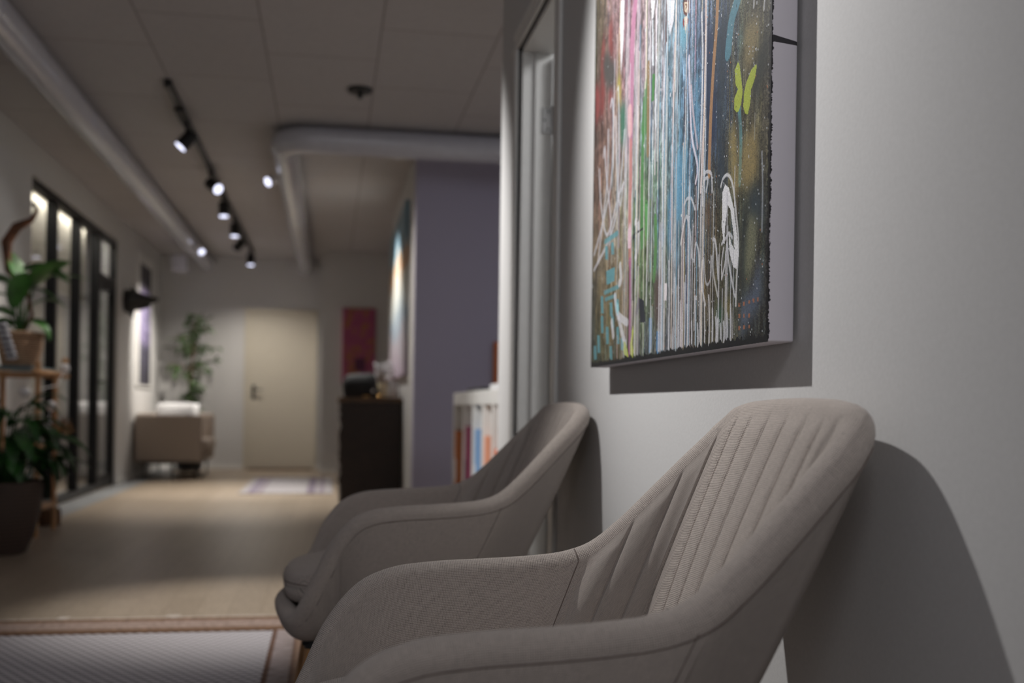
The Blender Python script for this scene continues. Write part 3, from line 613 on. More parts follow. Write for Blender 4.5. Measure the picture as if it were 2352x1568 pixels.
def base_pt(c):
    return Vector((.010+.60*c.x,c.y*.70,.275 if c.x>-.02 else .268))
def frame(C,i):
    n=len(C); T=(C[(i+2)%n]-C[(i-2)%n]).normalized(); c=C[i]; B=base_pt(c); Wd=(c-B); Wd=(Wd-T*Wd.dot(T)).normalized(); Nn=T.cross(Wd)
    cen=Vector((.25,0,.5))
    if Nn.dot(cen-c)<0: Nn=-Nn
    return T,Wd,Nn,B
CH_C,CH_L=chair_sections()
def groove_positions():
    # arc positions (in metres along the rim loop) of the quilting grooves
    n=len(CH_C); res=[]
    tg=[('x',.385),('x',.455),('x',.530),('x',.592),('y',.152),('y',.095),('y',.032),('y',-.032)]
    for i in range(n//2):
        a,b=CH_C[i],CH_C[i+1]
        for k,v in tg:
            if k=='x' and a.x<v<=b.x: res.append(i+ (v-a.x)/(b.x-a.x))
            if k=='y' and a.x>.6 and a.y>=v>b.y: res.append(i+(a.y-v)/(a.y-b.y))
    res=[r for r in res if r<=n/2+1]
    allr=set(round(r*CH_L/n,5) for r in res if r<n/2)|set(round((n-r)*CH_L/n,5) for r in res if r<n/2)
    return sorted(allr)
GR=groove_positions()
def chair_mesh():
    C=CH_C;n=len(C); v=[];uv=[];rows=None
    s_in=[0,.006,.012,.02,.03,.042,.056,.072,.09,.11,.135,.16,.19,.22,.26,.30,.35,.40,.46,.52]
    for i in range(n):
        T,Wd,Nn,B=frame(C,i); c=C[i]; ucoord=CH_L*i/n; r=R_*(1.0 if c.x>.2 else 1.0)
        Q=c-Wd*r; O0=Q-Nn*r; I0=Q+Nn*r
        Iz=min(.40,c.z-.03); t_=(I0.z-Iz)/max(.05,I0.z-B.z); I1=Vector((B.x,B.y,B.z))+ (I0-B)*(1-t_); I1=I1.lerp(Vector((.2,0,Iz)),.03); I1.z=Iz
        pts=[]; 
        Bo=B-Nn*.004
        # outer wall, bottom to top
        Lo=(O0-Bo).length
        m=16
        for k in range(m):
            t=k/m; p=Bo.lerp(O0,t); p=p-Nn*(.014*math.sin(math.pi*t)*(.6 if c.x>.4 else 1)); 
            if c.x>.5: p=p+Vector((.0,0,0))
            pts.append((p,-(Lo*(1-t))))
        for k in range(11):
            a=math.pi*k/10; pts.append((Q-Nn*r*math.cos(a)+Wd*r*math.sin(a),r*a))
        Li=(I1-I0).length; d0=math.pi*r
        back=max(0,min(1,(c.x-.375)/.03))
        # nearest groove
        g=1e9; lo_=max([q_ for q_ in GR if q_<=ucoord],default=-1); hi_=min([q_ for q_ in GR if q_>ucoord],default=-1)
        for q_ in GR:
            g=min(g,abs(ucoord-q_))
        hs=(hi_-lo_)/2 if lo_>0 and hi_>0 else .04
        for k,sv in enumerate(s_in[1:]+[.6]):
            t=min(1,sv/.6)**.9
            p=I0.lerp(I1,t)
            z_=t*Li
            fade=max(0,min(1,(z_-.004)/.03))*back
            p=p+Nn*(.0075*math.sin(math.pi*min(1,t))*(1 if back>0 else .6))
            w=math.exp(-(g/.0045)**2); rib=min(1,g/min(hs,.05)); 
            p=p+Nn*fade*(.0042*math.sqrt(max(0,1-(1-rib)**2))-.0058*w)
            pts.append((p,d0+z_))
        rows=len(pts)
        for p,q_ in pts: v.append(p); uv.append((ucoord,q_))
    f=[];fu=[]
    for i in range(n):
        i2=(i+1)%n
        for k in range(rows-1):
            f.append((i*rows+k,i2*rows+k,i2*rows+k+1,i*rows+k+1))
            ua,ub=uv[i*rows+k][0],uv[i*rows+k][0]+CH_L/n
            fu+=[(ua,uv[i*rows+k][1]),(ub,uv[i2*rows+k][1]),(ub,uv[i2*rows+k+1][1]),(ua,uv[i*rows+k+1][1])]
    # underside and inner floor
    bc=len(v); v.append(Vector((.2,0,.262))); tc_=len(v); v.append(Vector((.2,0,.39)))
    for i in range(n):
        i2=(i+1)%n; f.append((bc,i2*rows,i*rows)); fu+=[(0,0)]*3
        f.append((tc_,i*rows+rows-1,i2*rows+rows-1)); fu+=[(0,0)]*3
    return v,f,fu
def mesh_uv(name,v,f,fu,mat,parent):
    me=bpy.data.meshes.new(name); me.from_pydata([tuple(p) for p in v],[],f); me.update()
    ul=me.uv_layers.new(name='UVMap'); ul.data.foreach_set('uv',np.array(fu,dtype=np.float32).ravel())
    me.polygons.foreach_set('use_smooth',[True]*len(me.polygons)); me.materials.append(mat)
    o=bpy.data.objects.new(name,me); COL.objects.link(o); o.parent=parent; return o
def make_armchair(label):
    t=thing('armchair',label,'armchair',(0,0,0),'taupe armchairs along the wall')
    v,f,fu=chair_mesh(); mesh_uv('shell',v,f,fu,M['fabric'],t)
    # piping seams
    C=CH_C;n=len(C); m=MB()
    pts=[]
    for i in range(0,n,4):
        T,Wd,Nn,B=frame(C,i); r=R_; pts.append(C[i]-Wd*r-Nn*(r+.0002)-Wd*.004)
    m.tube(pts+[pts[0]],.0010,6,cap=False)
    m.build('rim_seam',M['thread'],t,local=True,smooth=True)
    def vseam(xv,side,outer):
        best=min(range(n),key=lambda i:abs(C[i].x-xv)+(10 if C[i].y*side<0 or C[i].z<.55 else 0))
        T,Wd,Nn,B=frame(C,best); r=R_; ps=[]
        if outer:
            O0=C[best]-Wd*r-Nn*r; Bo=B-Nn*.004
            for k in range(3,17):
                tt=k/16; p=Bo.lerp(O0,tt)-Nn*(.014*math.sin(math.pi*tt)); ps.append(p)
        else:
            Q=C[best]-Wd*r; I0=Q+Nn*r
            for k in range(11):
                a=math.pi*(.66+.34*k/10); ps.append(Q-Nn*r*math.cos(a)+Wd*r*math.sin(a))
            Iz=.40; t_=(I0.z-Iz)/(I0.z-B.z); I1=B+(I0-B)*(1-t_); I1=I1.lerp(Vector((.2,0,Iz)),.03); I1.z=Iz
            for k in range(1,12):
                tt=k/12; ps.append(I0.lerp(I1,tt)+Nn*(.0045*math.sin(math.pi*tt)))
        MB().tube(ps,.0009,6).build('panel_seam',M['thread'],t,local=True,smooth=True)
    for sd in (1,-1): vseam(.372,sd,False); vseam(.385,sd,True)
    # seat cushion
    n2=72; prof=[(.90,.352),(.975,.358),(1.0,.375),(1.005,.395),(1.0,.405),(1.008,.412),(1.0,.432),(.955,.447),(.86,.455),(.6,.461),(.3,.463),(.02,.464)]
    v=[];f=[];fu=[]
    def outl(a):
        e=.62; cx,sy=math.cos(a),math.sin(a)
        x=.145+.262*math.copysign(abs(cx)**e,cx); y=.212*math.copysign(abs(sy)**e,sy)
        if x<.0: y*=1-.12*(-x/.115)**2
        return x,y
    for s_,z in prof:
        for k in range(n2):
            x,y=outl(2*math.pi*k/n2); v.append(Vector((.145+(x-.145)*s_,y*s_,z-(.012*max(0,-(x-.02))/.1 if z>.40 else 0))))
    m_=len(prof)
    for i in range(m_-1):
        for k in range(n2):
            k2=(k+1)%n2; q_=(i*n2+k,i*n2+k2,(i+1)*n2+k2,(i+1)*n2+k); f.append(q_)
            for w_ in q_:
                p=v[w_]; fu.append((p.x,p.y) if i>5 else (p.y+p.x,p.z))
    f.append(tuple(range(n2-1,-1,-1))); fu+=[(v[w_].x,v[w_].y) for w_ in range(n2-1,-1,-1)]
    f.append(tuple((m_-1)*n2+k for k in range(n2))); fu+=[(v[(m_-1)*n2+k].x,v[(m_-1)*n2+k].y) for k in range(n2)]
    cu=mesh_uv('seat_cushion',v,f,fu,M['fabric'],t)
    ps=[Vector((.145+(outl(2*math.pi*k/72)[0]-.145)*1.008,outl(2*math.pi*k/72)[1]*1.008,.404)) for k in range(73)]
    MB().tube(ps,.0010,6,cap=False).build('cushion_seam',M['thread'],cu,local=True,smooth=True)
    for (x,y,dx,dy) in ((-.04,.145,-.045,.05),(-.04,-.145,-.045,-.05),(.38,.14,.07,.07),(.38,-.14,.07,-.07)):
        MB().tube([(x,y,.272),(x+dx,y+dy,.0142 if x<.1 else 0)],[.021,.012],18).build('leg',M['oak'],t,local=True,smooth=True)
        MB().box((x-.03,y-.02,.258),(x+.03,y+.02,.268)).tube([(x,y,.272),(x+dx*.09,y+dy*.09,.246)],.0225,18).build('leg_bracket',M['black_metal'],t,local=True)
    return t
ch1=make_armchair('nearest taupe woven armchair with ribbed backrest, under the right edge of the painting')
def dup(o,parent=None):
    c=o.copy(); COL.objects.link(c); c.parent=parent
    for k in list(o.children): dup(k,c)
    return c
ch2=dup(ch1); ch2['label']='farther taupe woven armchair standing beside the open doorway'
ch1.location=(.004,1.375,0); ch2.location=(.010,2.80,0)
ch1.rotation_euler=(0,0,-.02); ch2.rotation_euler=(0,0,.03)
ART=[('Q',0.016,(58,54,50),[(-0.016,0.868),(0.017,0.856),(0.016,0.734),(-0.009,0.743)]),('Q',0.016,(128,58,56),[(0.115,0.75),(0.15,0.766),(0.162,0.676),(0.141,0.654)]),('Q',0.016,(128,58,56),[(0.056,0.721),(0.084,0.761),(0.098,0.648),(0.087,0.572),(0.057,0.561)]),('Q',0.016,(135,58,58),[(0.003,0.667),(0.044,0.644),(0.055,0.591),(0.018,0.551)]),('Q',0.016,(128,58,56),[(0.136,0.627),(0.165,0.608),(0.146,0.575),(0.127,0.589)]),('Q',0.016,(70,70,68),[(0.072,0.706),(0.117,0.7),(0.184,0.65),(0.18,0.604),(0.129,0.614),(0.083,0.648)]),('Q',0.016,(62,120,98),[(0.22,0.554),(0.264,0.542),(0.273,0.485),(0.255,0.457),(0.231,0.468)]),('Q',0.016,(190,180,70),[(0.2,0.616),(0.22,0.619),(0.229,0.565),(0.206,0.558)]),('L',0.03,(188,120,154),[(0.33,0.736),(0.311,0.671),(0.308,0.547),(0.306,0.449)]),('L',0.024,(204,130,126),[(0.306,0.449),(0.31,0.368),(0.306,0.324),(0.315,0.206)]),('L',0.018,(170,90,140),[(0.315,0.206),(0.32,0.116),(0.319,0.009)]),('L',0.03,(225,170,170),[(0.297,0.519),(0.302,0.477)]),('P',0,(225,190,205),[(0.311,0.287),(0.322,0.267),(0.317,0.232),(0.298,0.235),(0.296,0.271)]),('P',0,(226,226,230),[(0.219,0.778),(0.246,0.768),(0.243,0.686),(0.227,0.617),(0.215,0.724)]),('P',0,(228,228,234),[(0.433,0.696),(0.461,0.685),(0.451,0.656),(0.44,0.655)]),('P',0,(230,230,238),[(0.532,0.658),(0.577,0.641),(0.571,0.604),(0.55,0.583),(0.533,0.642)]),('P',0,(214,224,230),[(0.443,0.654),(0.449,0.652),(0.458,0.561),(0.447,0.565)]),('P',0,(80,140,80),[(0.398,0.547),(0.42,0.552),(0.419,0.446),(0.392,0.428),(0.379,0.457)]),('P',0,(72,140,72),[(0.448,0.548),(0.465,0.543),(0.461,0.494),(0.445,0.494)]),('L',0.022,(78,145,76),[(0.396,0.452),(0.39,0.351),(0.398,0.229)]),('L',0.02,(92,170,90),[(0.42,0.302),(0.429,0.241)]),('L',0.018,(86,150,80),[(0.48,0.266),(0.485,0.216),(0.477,0.151)]),('L',0.02,(150,120,80),[(0.422,0.573),(0.427,0.402)]),('Q',0.016,(100,165,190),[(0.6,0.601),(0.651,0.582),(0.65,0.545),(0.632,0.536),(0.614,0.542)]),('Q',0.016,(88,150,185),[(0.598,0.361),(0.653,0.355),(0.648,0.266),(0.613,0.227),(0.598,0.26)]),('Q',0.016,(92,160,195),[(0.688,0.473),(0.705,0.467),(0.7,0.366),(0.687,0.377)]),('Q',0.016,(60,130,175),[(0.553,0.301),(0.577,0.296),(0.578,0.17),(0.557,0.205)]),('Q',0.016,(70,110,170),[(0.515,0.243),(0.54,0.235),(0.534,0.216),(0.519,0.21)]),('P',0,(90,140,190),[(0.497,0.05),(0.523,0.048),(0.512,0.009),(0.494,0.005)]),('P',0,(80,130,180),[(0.448,0.079),(0.469,0.077),(0.467,0.019),(0.451,0.008)]),('Q',0.016,(40,55,85),[(0.714,0.552),(0.771,0.524),(0.797,0.348),(0.76,0.301),(0.74,0.399)]),('Q',0.016,(45,60,75),[(0.79,0.517),(0.836,0.528),(0.827,0.436),(0.815,0.343),(0.833,0.271),(0.82,0.226),(0.799,0.292)]),('L',0.028,(80,140,160),[(0.873,0.527),(0.849,0.503),(0.837,0.46)]),('L',0.012,(85,150,160),[(0.885,0.361),(0.894,0.303),(0.89,0.245)]),('Q',0.016,(80,130,140),[(0.878,0.472),(0.895,0.473),(0.892,0.448),(0.882,0.451)]),('Q',0.016,(52,56,54),[(0.985,0.447),(0.992,0.396),(0.968,0.372),(0.948,0.35),(0.928,0.378),(0.954,0.42)]),('Q',0.016,(60,58,50),[(0.876,0.334),(0.889,0.35),(0.89,0.324),(0.877,0.314)]),('Q',0.016,(140,125,85),[(0.903,0.477),(0.953,0.478),(0.957,0.435),(0.933,0.415),(0.914,0.402),(0.903,0.438)]),('Q',0.016,(150,132,80),[(0.845,0.336),(0.872,0.342),(0.893,0.245),(0.874,0.216),(0.855,0.253)]),('Q',0.016,(150,130,80),[(0.898,0.302),(0.952,0.321),(0.957,0.244),(0.915,0.227),(0.896,0.257)]),('Q',0.016,(48,62,72),[(0.927,0.225),(0.955,0.225),(0.974,0.215),(0.981,0.164),(0.953,0.182),(0.928,0.186)]),('Q',0.016,(40,48,50),[(0.91,0.222),(0.923,0.225),(0.92,0.149),(0.916,0.072),(0.903,0.067),(0.894,0.114),(0.902,0.178)]),('Q',0.016,(120,122,95),[(0.928,0.186),(0.96,0.181),(0.958,0.143),(0.947,0.107),(0.922,0.084),(0.914,0.124)]),('Q',0.016,(88,100,120),[(0.962,0.111),(0.971,0.129),(0.979,0.059),(0.898,0.009),(0.903,0.067),(0.944,0.082)]),('Q',0.016,(135,110,30),[(0.84,0.08),(0.862,0.071),(0.859,0.045),(0.841,0.053)]),('Q',0.016,(60,120,90),[(0.8,0.07),(0.826,0.061),(0.827,0.041),(0.808,0.045)]),('Q',0.016,(120,85,60),[(0.746,0.247),(0.766,0.243),(0.764,0.187),(0.752,0.196)]),('Q',0.016,(92,72,68),[(0.48,0.15),(0.531,0.16),(0.533,0.064),(0.486,0.067)]),('L',0.014,(190,135,85),[(0.789,0.56),(0.786,0.519),(0.775,0.459),(0.765,0.371),(0.762,0.286)]),('L',0.01,(225,195,185),[(0.737,0.579),(0.738,0.507),(0.736,0.4),(0.725,0.266)]),('L',0.007,(222,222,228),[(0.717,0.565),(0.725,0.483),(0.721,0.368),(0.71,0.24)]),('L',0.007,(225,200,190),[(0.587,0.637),(0.584,0.591)]),('L',0.006,(235,215,200),[(0.586,0.59),(0.578,0.444),(0.576,0.327),(0.583,-0.003)]),('L',0.009,(240,222,200),[(0.404,0.707),(0.408,0.578),(0.404,0.536)]),('L',0.006,(222,222,228),[(0.432,0.654),(0.438,0.416),(0.431,0.19),(0.43,0.106)]),('L',0.005,(240,220,225),[(0.467,0.666),(0.471,0.516),(0.473,0.35)]),('L',0.008,(225,225,235),[(0.533,0.577),(0.522,0.476),(0.521,0.323),(0.527,0.016)]),('L',0.005,(220,220,200),[(0.405,0.33),(0.412,0.005)]),('L',0.008,(230,220,235),[(0.658,0.512),(0.674,0.38),(0.707,0.313),(0.699,0.286)]),('L',0.008,(200,180,190),[(0.671,0.456),(0.682,0.408),(0.706,0.343)]),('L',0.009,(188,188,196),[(0.146,0.571),(0.16,0.581),(0.174,0.51),(0.158,0.4),(0.085,0.316),(0.018,0.262)]),('L',0.009,(188,188,196),[(0.092,0.473),(0.102,0.49),(0.117,0.428),(0.159,0.323),(0.155,0.266)]),('L',0.009,(188,188,196),[(0.19,0.534),(0.207,0.408),(0.234,0.337),(0.252,0.371)]),('L',0.009,(188,188,196),[(0.055,0.451),(0.075,0.368),(0.132,0.289),(0.213,0.351),(0.259,0.378)]),('L',0.009,(188,188,196),[(0.26,0.488),(0.226,0.357),(0.161,0.284),(0.02,0.226)]),('L',0.009,(188,188,196),[(0.13,0.522),(0.125,0.407),(0.072,0.279),(0.058,0.241)]),('L',0.009,(188,188,196),[(0.208,0.595),(0.221,0.47),(0.213,0.36)]),('P',0,(88,150,160),[(0.128,0.21),(0.2,0.21),(0.198,0.18),(0.134,0.178)]),('L',0.012,(88,150,160),[(0.114,0.277),(0.217,0.28)]),('L',0.01,(88,150,160),[(0.116,0.163),(0.23,0.164)]),('L',0.009,(88,150,160),[(0.124,0.147),(0.21,0.147)]),('P',0,(88,150,160),[(0.165,0.268),(0.187,0.265),(0.191,0.238),(0.17,0.241)]),('P',0,(88,150,160),[(0.114,0.268),(0.136,0.265),(0.142,0.233),(0.12,0.237)]),('P',0,(88,150,160),[(0.082,0.159),(0.105,0.156),(0.111,0.117),(0.088,0.119)]),('P',0,(88,150,160),[(0.161,0.137),(0.183,0.135),(0.188,0.104),(0.166,0.106)]),('P',0,(88,150,160),[(0.214,0.139),(0.234,0.137),(0.239,0.111),(0.219,0.113)]),('P',0,(88,150,160),[(0.085,0.114),(0.108,0.112),(0.113,0.073),(0.091,0.074)]),('P',0,(88,150,160),[(0.174,0.105),(0.195,0.104),(0.2,0.077),(0.179,0.079)]),('P',0,(88,150,160),[(0.131,0.086),(0.153,0.084),(0.159,0.046),(0.137,0.047)]),('P',0,(88,150,160),[(0.217,0.079),(0.237,0.078),(0.243,0.041),(0.222,0.042)]),('P',0,(88,150,160),[(0.056,0.072),(0.079,0.07),(0.085,0.03),(0.062,0.031)]),('P',0,(88,150,160),[(0.163,0.041),(0.184,0.04),(0.189,0.01),(0.168,0.011)]),('P',0,(88,150,160),[(0.252,0.053),(0.272,0.052),(0.276,0.026),(0.257,0.027)]),('P',0,(88,150,160),[(0.025,0.049),(0.049,0.048),(0.055,0.016),(0.031,0.017)]),('L',0.018,(205,205,212),[(0.203,0.146),(0.226,0.107),(0.273,0.089),(0.299,0.082)]),('L',0.018,(205,205,212),[(0.226,0.107),(0.268,0.057),(0.289,0.038)]),('L',0.018,(205,205,212),[(0.241,0.207),(0.249,0.178),(0.236,0.17)]),('L',0.018,(205,205,212),[(0.351,0.28),(0.37,0.268),(0.366,0.225),(0.355,0.209)]),('L',0.018,(205,205,212),[(0.181,0.092),(0.194,0.062)]),('P',0,(150,205,215),[(0.211,0.136),(0.232,0.125),(0.233,0.101),(0.215,0.112)]),('L',0.004,(38,42,46),[(0.4,0.259),(0.334,0.256)]),('L',0.004,(38,42,46),[(0.36,0.287),(0.368,0.181)]),('P',0,(38,42,46),[(0.334,0.258),(0.347,0.25),(0.335,0.246),(0.325,0.252)]),('P',0,(45,48,60),[(0.348,0.096),(0.377,0.126),(0.412,0.116),(0.425,0.072),(0.391,0.075),(0.384,0.106),(0.361,0.086)]),('P',0,(232,232,236),[(0.83,0.163),(0.821,0.191),(0.823,0.246),(0.833,0.255),(0.848,0.247),(0.87,0.21),(0.882,0.175),(0.893,0.137),(0.884,0.116),(0.87,0.122),(0.855,0.145),(0.85,0.18),(0.862,0.158),(0.876,0.146),(0.868,0.177),(0.856,0.212),(0.845,0.221),(0.836,0.189),(0.833,0.162)]),('L',0.006,(218,218,222),[(0.815,0.256),(0.826,0.267),(0.847,0.266),(0.866,0.244),(0.881,0.194),(0.89,0.154),(0.885,0.102),(0.883,0.062)]),('L',0.006,(205,205,212),[(0.822,0.164),(0.84,0.171),(0.851,0.176),(0.865,0.167)]),('L',0.006,(205,205,212),[(0.824,0.109),(0.838,0.134),(0.844,0.161),(0.852,0.132),(0.868,0.097),(0.879,0.076)]),('L',0.005,(205,205,212),[(0.83,0.156),(0.823,0.136),(0.824,0.112)]),('L',0.007,(205,205,212),[(0.628,0.194),(0.641,0.222),(0.658,0.236),(0.677,0.201),(0.683,0.163)]),('L',0.006,(205,205,212),[(0.644,0.259),(0.657,0.267),(0.679,0.263),(0.697,0.242)]),('L',0.006,(205,205,212),[(0.696,0.154),(0.704,0.182),(0.717,0.169),(0.722,0.143)]),('L',0.006,(205,205,212),[(0.74,0.291),(0.752,0.293),(0.772,0.284),(0.777,0.255)]),('L',0.006,(205,205,212),[(0.734,0.242),(0.737,0.278),(0.757,0.281),(0.75,0.261)]),('L',0.005,(180,180,186),[(0.742,0.155),(0.755,0.11),(0.775,0.115),(0.778,0.15)]),('L',0.006,(205,205,212),[(0.738,0.148),(0.735,0.113),(0.753,0.075)]),('L',0.007,(205,205,212),[(0.784,0.177),(0.796,0.168),(0.809,0.111)]),('L',0.006,(190,190,190),[(0.788,0.169),(0.786,0.128),(0.807,0.084)]),('P',0,(235,225,230),[(0.54,0.135),(0.555,0.133),(0.554,0.102),(0.539,0.103)]),('L',0.006,(205,205,212),[(0.65,0.122),(0.654,0.065),(0.654,0.009)]),('L',0.006,(205,205,212),[(0.664,0.083),(0.668,0.042),(0.668,0.001)]),('L',0.006,(205,205,212),[(0.688,0.052),(0.691,0.027),(0.69,0.003)]),('L',0.006,(205,205,212),[(0.703,0.094),(0.707,0.049),(0.707,0.003)]),('L',0.006,(205,205,212),[(0.717,0.046),(0.72,0.025),(0.719,0.004)]),('L',0.006,(205,205,212),[(0.734,0.048),(0.737,0.026),(0.735,0.005)]),('L',0.006,(205,205,212),[(0.749,0.075),(0.752,0.04),(0.752,0.005)]),('L',0.006,(205,205,212),[(0.768,0.088),(0.772,0.046),(0.771,0.005)]),('L',0.006,(205,205,212),[(0.785,0.065),(0.788,0.035),(0.787,0.006)]),('L',0.006,(205,205,212),[(0.8,0.05),(0.803,0.028),(0.802,0.007)]),('L',0.006,(205,205,212),[(0.82,0.038),(0.822,0.022),(0.821,0.007)]),('L',0.006,(205,205,212),[(0.834,0.04),(0.837,0.024),(0.835,0.007)]),('L',0.006,(205,205,212),[(0.848,0.052),(0.851,0.03),(0.85,0.008)]),('L',0.006,(205,205,212),[(0.862,0.064),(0.865,0.036),(0.864,0.008)]),('L',0.006,(205,205,212),[(0.616,0.149),(0.622,0.075),(0.623,0.002)]),('L',0.006,(205,205,212),[(0.633,0.086),(0.637,0.043),(0.637,0.001)]),('L',0.006,(205,205,212),[(0.601,0.136),(0.606,0.068),(0.606,0.0)]),('L',0.006,(205,205,212),[(0.563,0.172),(0.569,0.087),(0.57,0.002)]),('L',0.01,(215,215,218),[(0.81,0.045),(0.806,0.008)]),('L',0.004,(205,205,212),[(0.936,0.503),(0.935,0.492)]),('L',0.004,(205,205,212),[(0.974,0.489),(0.972,0.475)]),('L',0.005,(150,155,165),[(0.972,0.272),(0.976,0.227),(0.976,0.159)]),('L',0.003,(150,150,140),[(0.945,0.335),(0.945,0.297)]),('P',0,(178,194,60),[(0.878,0.432),(0.885,0.424),(0.894,0.395),(0.898,0.379),(0.892,0.363),(0.884,0.355),(0.874,0.356),(0.865,0.364),(0.866,0.38),(0.879,0.39),(0.87,0.399),(0.866,0.423),(0.873,0.428)]),('P',0,(178,194,60),[(0.947,0.406),(0.95,0.402),(0.943,0.386),(0.929,0.373),(0.928,0.356),(0.919,0.341),(0.909,0.344),(0.901,0.357),(0.903,0.376),(0.911,0.39),(0.93,0.403)]),('P',0,(178,194,60),[(0.275,0.046),(0.288,0.042),(0.309,0.019),(0.316,0.004),(0.297,0.005),(0.273,0.025)]),('P',0,(178,194,60),[(0.343,0.074),(0.347,0.061),(0.339,0.035),(0.349,0.021),(0.341,0.003),(0.328,0.005),(0.323,0.036)]),('P',0,(150,40,40),[(0.621,0.59),(0.628,0.589),(0.631,0.578),(0.624,0.572)]),('P',0,(150,40,40),[(0.644,0.583),(0.651,0.581),(0.651,0.572),(0.644,0.573)]),('P',0,(110,60,55),[(0.622,0.624),(0.656,0.61),(0.652,0.591),(0.639,0.588),(0.625,0.599),(0.62,0.618)]),('P',0,(232,212,180),[(0.629,0.617),(0.649,0.61),(0.648,0.597),(0.639,0.594),(0.63,0.602)]),('P',0,(235,215,190),[(0.63,0.591),(0.648,0.586),(0.64,0.567),(0.636,0.559),(0.633,0.574)]),('L',0.003,(120,80,60),[(0.634,0.611),(0.643,0.606),(0.636,0.603)]),('P',0,(170,105,75),[(0.893,0.064),(0.899,0.064),(0.9,0.058),(0.893,0.058)]),('P',0,(170,105,75),[(0.893,0.047),(0.9,0.047),(0.9,0.041),(0.894,0.041)]),('P',0,(170,105,75),[(0.894,0.03),(0.901,0.03),(0.901,0.024),(0.894,0.024)]),('P',0,(170,105,75),[(0.911,0.064),(0.918,0.064),(0.918,0.058),(0.911,0.058)]),('P',0,(170,105,75),[(0.912,0.046),(0.918,0.046),(0.918,0.04),(0.912,0.04)]),('P',0,(170,105,75),[(0.912,0.029),(0.919,0.029),(0.919,0.024),(0.913,0.023)]),('P',0,(170,105,75),[(0.931,0.064),(0.937,0.064),(0.937,0.059),(0.931,0.059)]),('P',0,(170,105,75),[(0.931,0.045),(0.938,0.045),(0.938,0.039),(0.931,0.039)]),('P',0,(170,105,75),[(0.932,0.028),(0.938,0.029),(0.938,0.023),(0.932,0.023)]),('P',0,(170,105,75),[(0.946,0.065),(0.953,0.065),(0.953,0.059),(0.947,0.059)]),('P',0,(170,105,75),[(0.962,0.065),(0.968,0.065),(0.968,0.059),(0.962,0.059)]),]
